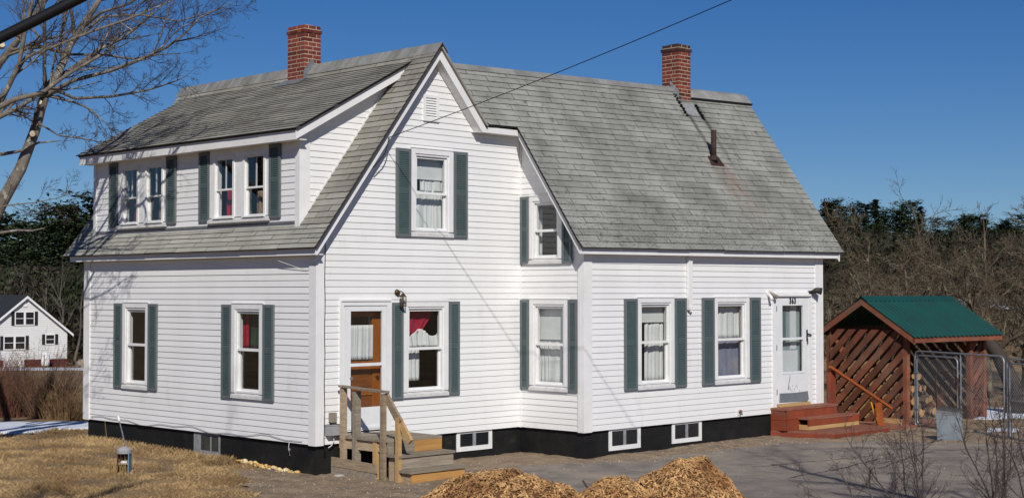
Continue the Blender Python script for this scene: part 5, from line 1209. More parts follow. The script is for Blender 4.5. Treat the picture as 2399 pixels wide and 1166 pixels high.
o = mb.build('grass', BLADE); o['kind'] = 'stuff'; o['label'] = 'short matted dead grass on the lawn left of house'; o['category'] = 'grass'
mb = MB()
for i in range(34):
    x = fx - .16 + rng.gauss(0, .10); y = fy - .10 + rng.gauss(0, .08); z = gz(x, y); h = rng.uniform(.12, .34); l = rng.gauss(0, .04)
    mb.tube([(x, y, z - .02), (x + l * .4, y, z + h * .5), (x + l, y + rng.gauss(0, .03), z + h)], [.004, .003, .001], 3)
x, y = fx - .25, fy - .03; z = gz(x, y); mb.tube([(x, y, z), (x - .03, y + .02, z + .35), (x - .07, y + .05, z + .80)], [.006, .005, .003], 4)
tag(mb.build('dry_stalks', STRAW, None), 'tall dry straw stalks standing beside the feeder box', 'dry grass')
mb = MB(); rng = random.Random(2)                                   # tar lines in the asphalt
for x0, y0, dx, dy, L in ((5.2, -4.2, 1, -.15, 3.5), (7.5, -3.2, .9, -.5, 2.6), (8.9, -3.7, .5, -.85, 3.0), (4.5, -5.4, 1, .1, 3.2), (9.6, -4.6, .8, .1, 1.6), (6.4, -5.8, 1, .22, 3)):
    p = Vector((x0, y0, 0)); d = Vector((dx, dy, 0)).normalized(); pts = []
    for i in range(int(L / .08)):
        p = p + d * .08 + Vector((rng.gauss(0, .016), rng.gauss(0, .016), 0)); pts.append(p.copy())
    for a, b in zip(pts, pts[1:]):
        w = rng.uniform(.006, .017); q = Vector((-d.y, d.x, 0)) * w; k = len(mb.v)
        za, zb = gz(a.x, a.y) + .034, gz(b.x, b.y) + .034
        mb.v += [(a.x - q.x, a.y - q.y, za), (b.x - q.x, b.y - q.y, zb), (b.x + q.x, b.y + q.y, zb), (a.x + q.x, a.y + q.y, za)]; mb.face([k, k + 1, k + 2, k + 3])
o = mb.build('asphalt_cracks', mat('crack_fill', (0.045, 0.042, 0.038), rough=0.95), None); struct(o); o['label'] = 'dark cracks across the driveway'

# ------------------------------------------------------------------ snow
def snow(label, poly, th, seed, m=SNOW, name='snow'):
    """closed, gently domed patch with a ragged border"""
    rng = random.Random(seed); cx = sum(p[0] for p in poly) / len(poly); cy = sum(p[1] for p in poly) / len(poly); ring = []
    for i in range(len(poly)):
        a, b = poly[i], poly[(i + 1) % len(poly)]; k = 12
        for j in range(k):
            t = j / k; x, y = a[0] + (b[0] - a[0]) * t, a[1] + (b[1] - a[1]) * t; s = 1 + .30 * mnoise.noise((x * 1.4, y * 1.4, seed)) + .12 * mnoise.noise((x * 4, y * 4, seed)); ring.append((cx + (x - cx) * s, cy + (y - cy) * s))
    mb = MB(); n = len(ring); lv = [(1.0, -.02), (.98, .55), (.9, .85), (.7, 1), (.4, 1), (.12, 1)]
    for s, h in lv:
        for x, y in ring:
            X, Y = cx + (x - cx) * s, cy + (y - cy) * s; mb.v.append((X, Y, gz(X, Y) + th * h * (1 + .25 * mnoise.noise((X * 1.3, Y * 1.3, 4)))))
    for l in range(len(lv) - 1):
        for i in range(n): j = (i + 1) % n; mb.face([l * n + i, l * n + j, (l + 1) * n + j, (l + 1) * n + i])
    k = (len(lv) - 1) * n; mb.face([k + i for i in range(n)])
    o = mb.build(name, m, None, True); return tag(o, label, 'snow', None, 'structure')
A2 = lambda l, d: at(l, d)
snow('strip of old snow beyond the lawn at left', [A2(-12, 26.9), A2(-9.0, 27.8), A2(-8.25, 29.2), A2(-8.3, 31.0), A2(-9.5, 30.2), A2(-12, 29.4)], .05, 1)
snow('snowy driveway in front of the small white house', [A2(-60, 112), A2(-30, 117), A2(-28, 133), A2(-42, 131), A2(-60, 122)], .08, 2)
snow('small snow patch on the slope beside the house corner', [A2(-11.5, 42), A2(-10.7, 42.3), A2(-10.8, 44), A2(-11.6, 44)], .05, 3)
snow('thin snow patch farther down the slope at left', [A2(-12.6, 48), A2(-11.6, 48.5), A2(-11.9, 51.5), A2(-13, 51)], .05, 4)
snow('snow patch behind the chain link panel', [A2(10.1, 32.0), A2(12.8, 32.2), A2(13.2, 35.5), A2(10.8, 34.8)], .025, 5)
snow('snow remnant at the foot of the chain link panel', [A2(9.35, 29.0), A2(9.9, 28.9), A2(10.2, 29.7), A2(9.5, 29.7)], .02, 6)
snow('snow patch on the hillside seen through bare gnarled trees', [A2(24, 80), A2(27.5, 80), A2(29, 88), A2(25, 88)], .1, 7)
snow('narrow snow patch on hillside left of the larger one', [A2(19.5, 80), A2(20.8, 80), A2(21.3, 85), A2(20, 85)], .1, 8)
snow('snow heap at the lower right corner below the shrub', [A2(4.55, 13.3), A2(6.2, 13.2), A2(6.4, 14.2), A2(4.75, 14.15)], .10, 9)

# ------------------------------------------------------------------ bare trees and shrubs
class Grow:
    def __init__(s, seed, leaf=1.0): s.r = random.Random(seed); s.mb = MB(); s.tw = MB(); s.n = 0; s.rmin = .0016
    def limb(s, pts, rad):
        thick = max(rad); m = s.mb if thick > .011 else s.tw
        m.tube(pts, rad, 8 if thick > .05 else 5 if thick > .012 else 3, False); s.n += 1
    def grow(s, p, d, L, r, lev, P):
        """P: per level (children, child length ratio, spread, upward pull, wiggle)"""
        rg = s.r; k, ratio, spread, up, wig = P[min(lev, len(P) - 1)]
        ns = 6 if L > .8 else 4 if L > .25 else 3; pts = [p.copy()]; rad = [r]; q = p.copy(); dd = d.copy(); tip = .35 if lev < len(P) - 1 else .3
        for i in range(ns):
            dd = (dd + Vector((rg.gauss(0, wig), rg.gauss(0, wig), rg.gauss(0, wig) + up))).normalized(); q = q + dd * (L / ns); pts.append(q.copy()); rad.append(r * (1 - (1 - tip) * (i + 1) / ns))
        s.limb(pts, rad)
        if lev >= len(P) - 1: return
        s.kids(pts, rad, L, lev, P)
    def kids(s, pts, rad, L, lev, P, t0=.22):
        rg = s.r; k, ratio, spread, up, wig = P[min(lev, len(P) - 1)]; m = len(pts) - 1
        kk = k if isinstance(k, int) else rg.randint(*k)
        for i in range(kk):
            t = t0 + (1 - t0) * (i + rg.random()) / kk; f = min(t * m, m - 1e-4); a = int(f); q = pts[a].lerp(pts[a + 1], f - a); rr = rad[a] + (rad[a + 1] - rad[a]) * (f - a)
            dd = (pts[a + 1] - pts[a]).normalized(); o = dd.orthogonal().normalized(); o.rotate(__import__('mathutils').Quaternion(dd, rg.uniform(0, 6.283)))
            an = rg.uniform(spread * .6, spread * 1.25); nd = (dd * math.cos(an) + o * math.sin(an)).normalized()
            s.grow(q, nd, L * ratio * rg.uniform(.6, 1.2) * (1.15 - .5 * t), max(s.rmin, rr * rg.uniform(.42, .66)), lev + 1, P)
def finish(g, name, label, cat, loc, m1, m2, group=None, pn=('trunk', 'twigs')):
    root = thing(name, label, cat, loc, group)
    if g.mb.v: g.mb.build(pn[0], m1, root, True)
    if g.tw.v: g.tw.build(pn[1], m2, root)['kind'] = 'stuff'
    return root
# the big tree at the left edge, limbs laid out one by one
LIMBS = {
 'L1': [(-3.459, 5.411, 1.519, 0.173), (-3.055, 4.951, 2.886, 0.132), (-2.79, 4.63, 3.709, 0.109), (-2.566, 4.393, 4.295, 0.098), (-2.357, 4.351, 4.895, 0.09), (-2.19, 4.351, 5.495, 0.082), (-1.953, 4.295, 5.941, 0.07), (-1.771, 4.281, 6.388, 0.062), (-1.534, 4.226, 6.792, 0.056), (-1.311, 4.184, 7.169, 0.05), (-1.046, 4.281, 8.09, 0.046), (-0.725, 4.281, 9.68, 0.034), (-0.474, 4.337, 11.745, 0.021)],
 'L2': [(-3.599, 6.36, 3.137, 0.141), (-3.222, 6.039, 4.184, 0.118), (-2.79, 5.565, 5.383, 0.083), (-2.58, 5.118, 6.081, 0.064), (-2.483, 4.798, 6.36, 0.056), (-2.357, 4.463, 6.75, 0.047), (-2.19, 4.281, 7.099, 0.037), (-1.939, 4.198, 7.852, 0.029), (-1.799, 4.198, 9.22, 0.018)],
 'L3': [(-3.738, 5.383, 2.44, 0.105), (-3.682, 4.546, 3.737, 0.089), (-3.306, 3.905, 5.021, 0.055), (-3.194, 3.584, 5.467, 0.041), (-3.152, 3.319, 5.802, 0.035), (-3.097, 3.235, 6.332, 0.03), (-3.013, 3.138, 6.848, 0.025), (-2.818, 3.11, 7.797, 0.014)],
 'B1': [(-2.19, 4.351, 5.495, 0.047), (-2.008, 3.765, 5.704, 0.035), (-1.715, 3.068, 5.83, 0.032), (-1.548, 2.482, 5.955, 0.026), (-1.325, 2.063, 6.137, 0.022), (-1.227, 1.756, 6.304, 0.016), (-1.06, 1.561, 6.569, 0.011), (-0.767, 1.073, 6.778, 0.006)],
 'B2': [(-2.12, 4.281, 5.634, 0.032), (-1.702, 4.254, 5.495, 0.027), (-1.13, 4.072, 5.565, 0.023), (-0.572, 3.891, 5.704, 0.018), (-0.083, 3.793, 5.899, 0.012), (0.056, 3.64, 5.997, 0.006)],
 'B3': [(-3.682, 4.407, 3.974, 0.059), (-3.515, 3.737, 5.021, 0.055), (-3.138, 3.528, 5.272, 0.041), (-2.678, 3.458, 5.425, 0.034), (-2.357, 3.319, 5.718, 0.028), (-2.078, 3.235, 5.913, 0.026), (-1.799, 3.138, 6.109, 0.022), (-1.548, 3.263, 6.36, 0.018), (-1.353, 3.068, 6.597, 0.008)],
 'B4': [(-2.79, 5.565, 5.383, 0.047), (-2.678, 5.216, 6.067, 0.041), (-2.427, 4.965, 6.276, 0.033), (-2.05, 4.77, 6.374, 0.027), (-1.674, 4.588, 6.262, 0.023), (-1.088, 4.393, 6.304, 0.021), (-0.613, 4.309, 6.276, 0.019), (-0.307, 3.988, 6.346, 0.012), (0.0, 3.682, 6.374, 0.006)],
 'B5': [(-1.534, 4.226, 6.723, 0.035), (-1.506, 3.793, 6.876, 0.027), (-1.339, 3.221, 6.96, 0.02), (-1.199, 2.886, 7.141, 0.014), (-0.837, 2.51, 7.49, 0.008)],
 'B6': [(-3.32, 4.965, 4.114, 0.042), (-2.957, 4.756, 5.021, 0.04), (-2.776, 4.56, 5.16, 0.04), (-2.622, 4.407, 5.258, 0.035), (-2.232, 4.184, 5.593, 0.029)],
 'B7': [(-2.134, 4.295, 5.495, 0.023), (-2.008, 3.765, 5.369, 0.018), (-1.953, 3.333, 5.23, 0.014), (-1.785, 3.165, 5.021, 0.008), (-1.702, 3.082, 4.881, 0.006)],
 'B8': [(-2.357, 4.351, 4.965, 0.023), (-2.357, 4.142, 5.007, 0.018), (-2.204, 3.807, 4.811, 0.014), (-2.036, 3.43, 4.756, 0.012), (-1.799, 3.193, 4.686, 0.008), (-1.757, 2.956, 4.7, 0.006)],
 'B9': [(-3.25, 5.035, 3.556, 0.047), (-2.999, 4.812, 4.504, 0.04), (-2.762, 4.574, 4.532, 0.032), (-2.539, 4.351, 4.588, 0.023), (-2.371, 4.17, 4.714, 0.018), (-2.204, 3.807, 4.728, 0.008)],
 'B10': [(-3.599, 4.686, 2.998, 0.03), (-3.389, 4.267, 3.137, 0.028), (-3.11, 3.988, 3.235, 0.025), (-2.915, 3.793, 3.277, 0.022), (-2.818, 3.5, 3.263, 0.016), (-2.678, 3.361, 3.305, 0.008)],
 'B11': [(-3.599, 4.546, 3.416, 0.016), (-3.389, 4.267, 3.542, 0.014), (-3.027, 3.877, 3.667, 0.012), (-2.734, 3.598, 3.709, 0.008), (-2.58, 3.221, 3.765, 0.006), (-2.385, 3.026, 3.863, 0.005)],
 'B12': [(-3.194, 3.584, 5.467, 0.03), (-3.013, 3.375, 5.927, 0.028), (-2.58, 3.124, 6.151, 0.025), (-2.162, 2.9, 6.374, 0.022), (-1.743, 2.663, 6.569, 0.02), (-1.395, 2.496, 6.75, 0.014), (-0.99, 2.273, 6.988, 0.008)],
 'B13': [(-1.771, 4.281, 6.388, 0.029), (-1.269, 4.156, 6.89, 0.023), (-0.669, 3.947, 6.974, 0.018), (-0.055, 3.723, 6.918, 0.012), (0.447, 3.207, 7.141, 0.006)],
 'U1': [(-1.311, 4.184, 7.169, 0.041), (-0.53, 4.825, 8.299, 0.035), (0.028, 5.383, 9.554, 0.028), (0.307, 6.081, 11.089, 0.019)],
 'U2': [(-2.79, 5.565, 5.383, 0.07), (-2.343, 6.499, 7.183, 0.059), (-1.925, 7.476, 9.136, 0.047), (-1.506, 8.313, 11.368, 0.03), (-1.367, 8.731, 13.042, 0.016)],
 'U3': [(-1.046, 4.281, 8.09, 0.035), (-1.367, 5.383, 9.415, 0.03), (-1.506, 6.499, 10.81, 0.023), (-1.088, 7.476, 12.205, 0.014)],
 'U4': [(-3.222, 6.039, 4.184, 0.082), (-2.762, 7.755, 5.509, 0.07), (-2.064, 9.289, 7.183, 0.059), (-1.367, 10.545, 9.136, 0.041), (-0.948, 11.382, 11.368, 0.023)]}
g = Grow(7); g.rmin = .0022
TB = Vector((-4.157, 6.569, 0)); TB.z = gz(TB.x, TB.y) - .1
g.limb([TB] + [Vector(q) for q in [(-4.087, 6.43, -0.211), (-3.906, 6.151, 0.626), (-3.599, 5.802, 1.533), (-3.389, 5.662, 2.719)]], [.36, .29, .26, .24, .20])
g.limb([Vector(q) for q in [(-3.738, 5.941, 1.184), (-3.668, 6.22, 2.44), (-3.599, 6.36, 3.137)]], [.22, .19, .165]); g.limb([Vector(q) for q in [(-3.738, 5.941, 1.184), (-3.766, 5.662, 1.882), (-3.738, 5.383, 2.44)]], [.18, .15, .125])
MP = [((7, 9), .62, .75, .03, .10), ((7, 9), .52, .70, .05, .14), ((4, 6), .5, .7, .05, .16), ((2, 3), .5, .7, .05, .18), (0, .5, .7, .06, .18)]
BP = [((11, 14), .50, .80, .02, .12), ((7, 9), .5, .75, .05, .15), ((4, 5), .5, .75, .05, .18), ((2, 3), .5, .7, .05, .2), (0, .5, .7, .06, .2)]
for nm, q in LIMBS.items():
    pts = [Vector(v[:3]) for v in q]; rad = [v[3] for v in q]; g.limb(pts, rad); Ln = sum((b - a).length for a, b in zip(pts, pts[1:]))
    if nm in ('B9', 'B10'): continue
    # short, many children so the crown fills the corner of the sky
    g.kids(pts, rad, Ln * (.34 if nm[0] == 'L' else .55 if nm[0] == 'B' else .5), 0, MP if nm[0] in 'LU' else BP, .35)
# sawn ends
MAPLE = finish(g, 'bare_tree', 'large bare tree reaching in from the left edge in front of the house', 'tree', tuple(TB), BARK, TWIG, None, ('trunk', 'twigs'))
mb = MB()
for c, d in (((-2.308, 4.24, 5.328), (-.5, -.5, .45)), ((-2.434, 4.24, 4.867), (-.45, -.6, -.2)), ((-2.622, 4.965, 6.318), (-.3, -.7, .3))):
    c = Vector(c); d = Vector(d).normalized(); mb.tube([c, c + d * .075], [.050, .045], 10)
mb.build('sawn_stub', mat('fresh_cut_wood', (0.55, 0.46, 0.32), rough=0.8), MAPLE)

def bare_tree(name, label, x, y, h, seed, m1, m2, P, r0=.10, lean=(0, 0), group=None, zb=None, stems=1, tf=.3, rmin=.0016):
    g = Grow(seed); g.rmin = rmin; z = gz(x, y) - .1 if zb is None else zb; rg = g.r
    for s_ in range(stems):
        p = Vector((x + rg.gauss(0, .12) * (stems > 1), y + rg.gauss(0, .12) * (stems > 1), z)); d = Vector((lean[0] + rg.gauss(0, .15), lean[1] + rg.gauss(0, .15), 1)).normalized(); pts = [p.copy()]; rad = [r0]
        n = 7; dd = d
        for i in range(n):
            dd = (dd + Vector((rg.gauss(0, .12), rg.gauss(0, .12), .06))).normalized(); p = p + dd * (h * .8 / n); pts.append(p.copy()); rad.append(r0 * (1 - .8 * (i + 1) / n))
        g.limb(pts, rad); g.kids(pts, rad, h * .55, 0, P, tf)
    return finish(g, name, label, 'tree', (x, y, z), m1, m2, group)
AP = [((10, 13), .85, 1.0, .02, .20), ((9, 11), .50, .85, .02, .22), ((6, 8), .48, .8, .03, .25), ((3, 4), .5, .8, .03, .25), (0, .5, .7, .05, .2)]
for k, (l, d, h, sd, lb) in enumerate(((9.6, 40, 3.9, 1, 'bare lichen covered gnarled tree just right of the house eave'), (11.4, 43, 4.4, 2, 'bare gnarled tree behind the ridge of the green shed roof'), (13.5, 45, 5.0, 3, 'bare gnarled tree behind the right end of the green shed roof'), (14.2, 41, 4.8, 4, 'tangled bare gnarled tree above the chain link panels'), (15.9, 43, 5.3, 5, 'bare gnarled tree at the right edge of the picture'), (12.6, 50, 5.6, 6, 'taller bare tree standing behind the gnarled trees'), (12.5, 38.5, 4.3, 7, 'wide tangled gnarled tree close behind the middle of the shed roof'), (13.6, 38, 4.6, 8, 'wide tangled gnarled tree close behind the right shed eave'), (10.4, 38.5, 3.3, 9, 'low bare gnarled tree between the house corner and shed ridge'))):
    x, y = at(l, d); bare_tree('gnarled_tree', lb, x, y, h, 40 + sd, TWIGL, TWIGL, AP, .11, group='bare gnarled trees behind the woodshed', tf=.12, rmin=.0065)
x, y = at(7.6, 41); bare_tree('bare_tree', 'bare tree behind the wing with twigs past the roof edge', x, y, 6.6, 77, TWIG, TWIG, [((9, 12), .62, .8, .05, .15), ((7, 9), .5, .75, .05, .18), ((4, 6), .5, .7, .05, .2), (0, .5, .7, .05, .2)], .11, rmin=.005)
x, y = at(13.7, 47); bare_tree('bare_tree', 'tall thin bare tree rising above gnarled trees into the sky', x, y, 7.2, 99, TWIGL, TWIGL, [((9, 11), .42, .95, .03, .2), ((6, 8), .5, .8, .04, .22), ((3, 5), .5, .8, .04, .22), (0, .5, .7, .05, .2)], .10, rmin=.007)
x, y = at(15.6, 49); bare_tree('bare_tree', 'thin bare tree at far right above the gnarled trees', x, y, 6.4, 103, TWIGL, TWIGL, [((9, 11), .42, .9, .03, .2), ((6, 8), .5, .8, .04, .22), ((3, 5), .5, .8, .04, .22), (0, .5, .7, .05, .2)], .09, rmin=.007)
# dark leaning trunk behind the panel at right
mb = MB(); x, y = at(11.4, 33.5); z = gz(x, y); a, b = at(10.6, 33.2); mb.tube([(x, y, z - .1), (x - .05, y + .05, z + .7), ((x + a) / 2, (y + b) / 2, z + 1.3), (a, b, z + 1.75), (a - .4, b + .4, z + 2.1)], [.22, .20, .17, .13, .08], 9); tag(mb.build('leaning_trunk', TRUNKD, None, True), 'dark leaning tree trunk behind chain link at the right edge', 'tree trunk')

def shrub(name, label, l, d, n, h, spread, seed, m, group=None, r=.006, twig=True, lean=.25, zoff=0):
    rg = random.Random(seed); x, y = at(l, d); mb = MB(); z0 = gz(x, y) + zoff
    for i in range(n):
        a = rg.uniform(0, 6.283); q = spread * math.sqrt(rg.random()); px, py = x + q * math.cos(a), y + q * math.sin(a); hh = h * rg.uniform(.45, 1.05) * (1 + .55 * mnoise.noise((px * 1.9, py * 1.9, seed))) * (1.08 - .3 * (q / spread) ** 2); z = gz(px, py) + zoff
        dx, dy = math.cos(a) * lean * q / spread * hh + rg.gauss(0, .08), math.sin(a) * lean * q / spread * hh + rg.gauss(0, .08)
        pts = [Vector((px, py, z - .03)), Vector((px + dx * .35 + rg.gauss(0, .02), py + dy * .35 + rg.gauss(0, .02), z + hh * .45)), Vector((px + dx, py + dy, z + hh))]
        rr = r * rg.uniform(.6, 1.2); mb.tube(pts, [rr, rr * .7, rr * .25], 3, False)
        if twig:
            for k in range(rg.randint(2, 4)):
                t = rg.uniform(.35, .95); q0 = pts[1].lerp(pts[2], t); d2 = Vector((rg.gauss(0, 1), rg.gauss(0, 1), rg.uniform(.4, 1.6))).normalized() * hh * rg.uniform(.10, .26); mb.tube([q0, q0 + d2], [rr * .5, rr * .2], 3, False)
    o = mb.build(name, m, None); return tag(o, label, 'shrub', group)
for l, d, n, h, sp_, m, sd, lb in ((-11.75, 32.6, 520, 1.28, .55, SHRUBR, 1, 'dense reddish brown leafless shrub at the left picture edge'), (-11.05, 32.2, 620, 1.02, .62, SHRUBR, 2, 'reddish brown leafless shrub, second from the left edge'),
        (-10.45, 32.5, 560, 1.34, .50, SHRUB, 3, 'tallest brown leafless shrub in the middle of the left shrub row'), (-9.98, 31.9, 420, .95, .42, SHRUB, 4, 'brown leafless shrub right of the tallest in the left row'),
        (-9.55, 31.6, 420, .66, .48, SHRUBY, 5, 'straw coloured low shrub nearest the house corner')):
    shrub('brown_shrub', lb, l, d, n, h, sp_, sd, m, 'leafless shrubs beyond the lawn', .0062, lean=.55)
for k, (l, d, h, lb) in enumerate(((-9.35, 32.5, 2.3, 'thin bare sapling by the house corner'), (-9.9, 33.0, 2.2, 'thin bare sapling in front of the small white house, right of its tank'), (-10.4, 33.2, 2.2, 'thin bare sapling in front of the tank of small white house'), (-11.3, 33, 2.0, 'thin bare sapling at left above the reddish shrub'))):
    x, y = at(l, d); bare_tree('bare_sapling', lb, x, y, h, 210 + k, TWIG, TWIG, [((5, 7), .42, .7, .06, .12), ((3, 5), .5, .7, .05, .15), ((1, 3), .5, .7, .05, .15), (0, .5, .7, .05, .2)], .016, group='thin saplings by the shrub row')
# bare shrub in the right foreground
FP = [((8, 10), .52, .75, .05, .14), ((5, 7), .5, .8, .05, .18), ((3, 4), .45, .8, .05, .2), (0, .5, .7, .05, .2)]
for k, (l, d, h, st, lb, lean) in enumerate(((4.35, 15.6, 1.75, 5, 'bare twiggy shrub before the driveway at lower right', (-.25, .2)), (4.0, 15.4, 1.35, 4, 'low bare shrub leaning left over the driveway', (-.5, .35)), (5.0, 15.2, 1.95, 6, 'upright bare shrub at the lower right corner', (.05, 0)), (5.45, 15.5, 1.8, 5, 'bare shrub cut by the right picture edge', (.15, -.1)))):
    x, y = at(l, d); bare_tree('bare_shrub', lb, x, y, h, 300 + k, BARK if k == 1 else TWIG, TWIG, FP, .013, lean, group='bare foreground shrubs', stems=st, tf=.15, rmin=.0022)

RP = [((8, 10), .42, .7, .04, .1), ((6, 8), .5, .7, .05, .14), ((3, 5), .5, .7, .05, .16), (0, .5, .7, .06, .18)]
bare_tree('roadside_tree', 'tall bare roadside tree right of the viewpoint, shading the driveway', -0.9, -15.8, 11.5, 801, BARK, TWIG, RP, .20, tf=.35, rmin=.006)
bare_tree('roadside_tree', 'tall bare roadside tree left of the viewpoint, shading the lawn', -12.9, -10.6, 13.5, 802, BARK, TWIG, RP, .20, tf=.5, rmin=.006)
# ------------------------------------------------------------------ far woods
def conifer(seed, h, m, shape='spruce'):
    rg = random.Random(seed); mb = MB(); tr = MB(); tr.tube([(0, 0, -.5), (rg.gauss(0, .1), rg.gauss(0, .1), h * .5), (0, 0, h)], [h * .016, h * .010, .02], 6)
    nb = 230 if shape == 'spruce' else 190
    for i in range(nb):
        t = rg.random() ** .85; z = h * (.10 + .88 * t)
        if shape == 'spruce': R = h * .17 * (1 - t) ** .75 * rg.uniform(.55, 1.15) + .25
        else: R = h * .24 * (1 - abs(t - .45) * 1.25) ** .8 * rg.uniform(.35, 1.2) + .25 if abs(t - .45) < .75 else .3
        a = rg.uniform(0, 6.283); dr = -.25 if shape == 'spruce' else rg.uniform(-.05, .45)
        for j in range(12 if shape == 'spruce' else 20):
            u = (j + rg.random()) / 12 if j < 12 else rg.gauss(.92, .14); c = Vector((math.cos(a) * R * u, math.sin(a) * R * u, z + R * u * dr + rg.gauss(0, .08))) + (Vector((rg.gauss(0, .3), rg.gauss(0, .3), rg.gauss(.1, .22))) if j >= 12 else Vector((0, 0, 0))); s = (.17 + .24 * (1 - u * .5)) * h / 15
            d1 = Vector((math.cos(a) + rg.gauss(0, .7), math.sin(a) + rg.gauss(0, .7), rg.gauss(0, .35))).normalized() * s; d2 = d1.cross(Vector((rg.gauss(0, .35), rg.gauss(0, .35), 1))).normalized() * s * .45
            k = len(mb.v); up = Vector((0, 0, rg.uniform(-.1, .12) * s)); mb.v += [tuple(c - d1 * .3), tuple(c + d2 + up), tuple(c + d1), tuple(c - d2 + up)]; mb.face([k, k + 1, k + 2]); mb.face([k, k + 2, k + 3])
    return tr.mesh('trunk', TRUNKD), mb.mesh('crown', m)
CON = [conifer(1, 15, NEEDLE), conifer(2, 15, NEEDLEB, 'pine'), conifer(3, 15, NEEDLE, 'pine'), conifer(4, 15, NEEDLEB), conifer(5, 15, NEEDLE, 'pine')]
ORD = ('first', 'second', 'third', 'fourth', 'fifth', 'sixth', 'seventh', 'eighth', 'ninth', 'tenth', 'eleventh', 'twelfth')
rg = random.Random(50)
def evergreen(x, y, top_z, label, group):
    z = gz(x, y) - .3; h = top_z - z; t, c = rg.choice(CON + CON[1:3]); s = h / 15; q = rg.uniform(.9, 1.9)
    root = thing('evergreen_tree', label, 'tree', (x, y, z), group); root.scale = (s * q * rg.uniform(.9, 1.1), s * q, s); root.rotation_euler = (0, 0, rg.uniform(0, 6.28))
    for nm, me in (('trunk', t), ('crown', c)):
        o = bpy.data.objects.new(nm, me); COL.objects.link(o); o.parent = root
def row(label, group, order, spots):                                # spots: x, y, height of the tip
    for i, (x, y, z) in enumerate(spots): evergreen(x, y, z, label + (', %s from the left' % ORD[i] if order else ''), group)
row('dark evergreen in the tallest back row of the left treeline', 'evergreens, back row left of the house', True, [(84.0, 182.2, 13.46), (87.7, 186.8, 14.06), (84.4, 176.3, 12.09), (90.6, 185.2, 12.64), (88.8, 177.5, 13.91), (89.0, 173.3, 14.92), (96.0, 182.4, 15.51), (95.5, 178.2, 14.08), (94.6, 174.4, 16.44), (99.6, 177.5, 17.13), (94.8, 167.7, 15.68), (102.3, 175.6, 16.39)])
row('dark evergreen in the middle of the left treeline', 'evergreens, middle row left of the house', False, [(71.5, 168.9, 8.37), (71.3, 165.6, 8.85), (72.3, 164.5, 5.29), (72.0, 159.1, 7.96), (74.1, 161.4, 4.36), (74.5, 159.2, 6.4), (77.2, 161.2, 8.77), (78.3, 160.2, 11.17), (77.0, 153.9, 11.15), (80.2, 155.7, 9.69), (79.7, 151.7, 10.85), (84.5, 157.7, 12.18), (86.9, 159.5, 10.72), (82.4, 148.5, 10.79), (90.8, 159.5, 10.89), (86.4, 148.6, 7.44)])
row('lower evergreen at the front of the left treeline', 'evergreens, front row left of the house', False, [(61.9, 148.7, 3.23), (66.8, 156.4, 2.78), (65.2, 150.6, 5.58), (69.7, 155.3, 0.37), (66.6, 145.6, 4.31), (68.6, 148.2, 3.08), (68.2, 144.1, 4.67), (71.0, 146.1, 7.04), (72.3, 146.4, 7.34), (70.6, 140.5, 4.3), (76.4, 148.4, 3.01), (74.3, 140.8, 4.51), (77.0, 142.9, 1.47), (79.4, 144.7, 7.39), (74.9, 133.3, 2.91), (76.3, 133.4, 6.73)])
row('dark pine standing highest in the right treeline', 'pines in the right treeline', True, [(123.4, 69.7, 12.06), (116.0, 64.4, 11.82), (127.0, 70.4, 11.91), (117.4, 63.0, 11.1), (125.1, 66.3, 11.96), (123.6, 64.1, 12.26), (124.6, 63.7, 11.04), (123.5, 61.6, 10.92), (128.2, 63.6, 11.99), (133.4, 65.5, 12.45), (132.8, 64.0, 11.91)])
row('dark evergreen in the lower part of right treeline', 'evergreens, lower right treeline', False, [(104.5, 60.1, 8.17), (104.0, 59.3, 8.12), (112.0, 63.5, 7.22), (105.3, 58.4, 7.61), (108.8, 60.1, 9.31), (115.2, 63.0, 8.69), (108.5, 58.0, 7.18), (108.4, 57.0, 9.34), (112.1, 58.6, 9.79), (110.7, 57.0, 7.82), (113.7, 57.9, 9.0), (109.8, 55.1, 8.9), (117.2, 58.3, 8.12), (115.4, 56.8, 8.57), (119.1, 58.2, 7.58), (112.3, 53.2, 8.37), (111.3, 51.9, 7.34), (112.6, 51.6, 7.6), (122.5, 56.3, 8.75), (122.6, 55.6, 8.24), (114.7, 50.8, 8.21), (122.4, 54.3, 8.92), (124.4, 54.3, 9.74), (116.4, 49.2, 8.08), (121.5, 51.5, 8.82), (116.3, 48.1, 9.32), (124.0, 51.1, 8.54), (121.1, 48.5, 8.58), (120.9, 48.2, 9.36), (118.3, 45.8, 8.4), (123.7, 48.0, 8.3), (128.1, 48.9, 8.07), (129.3, 48.8, 7.09), (124.0, 45.8, 7.62)])
row('low dark evergreen on the skyline above the gnarled trees', 'skyline evergreens at right', True, [(129.6, 60.3, 10.26), (134.8, 61.4, 10.25), (136.6, 60.9, 10.9), (139.3, 61.2, 10.89), (134.9, 58.1, 10.69), (135.9, 56.3, 9.77), (141.7, 58.8, 9.94), (133.7, 53.2, 10.58), (143.0, 56.2, 10.64)])
row('dark spruce close behind the right roof edge of the wing', None, False, [(67.9, 34.5, 8.25)])
for sd, (x, y, h, lb) in enumerate([(63.33, 131.62, 12.4, 'bare grey tree before the left treeline, second from left'), (63.49, 128.61, 11.65, 'bare grey tree at the middle of the left treeline'), (63.46, 125.79, 12.73, 'tallest bare grey tree before the left treeline'), (64.07, 123.76, 11.13, 'bare grey tree before the left treeline nearest the house corner'), (61.86, 133.1, 11.69, 'bare grey tree before left treeline, above the small house roof')]):
    bare_tree('grey_tree', lb, x, y, h, 501 + sd, GREYTREE, GREYTREE, [((8, 11), .5, .6, .06, .1), ((5, 7), .5, .6, .06, .12), ((2, 4), .5, .6, .05, .15), (0, .5, .6, .05, .2)], .16, group='bare grey trees before the left treeline')
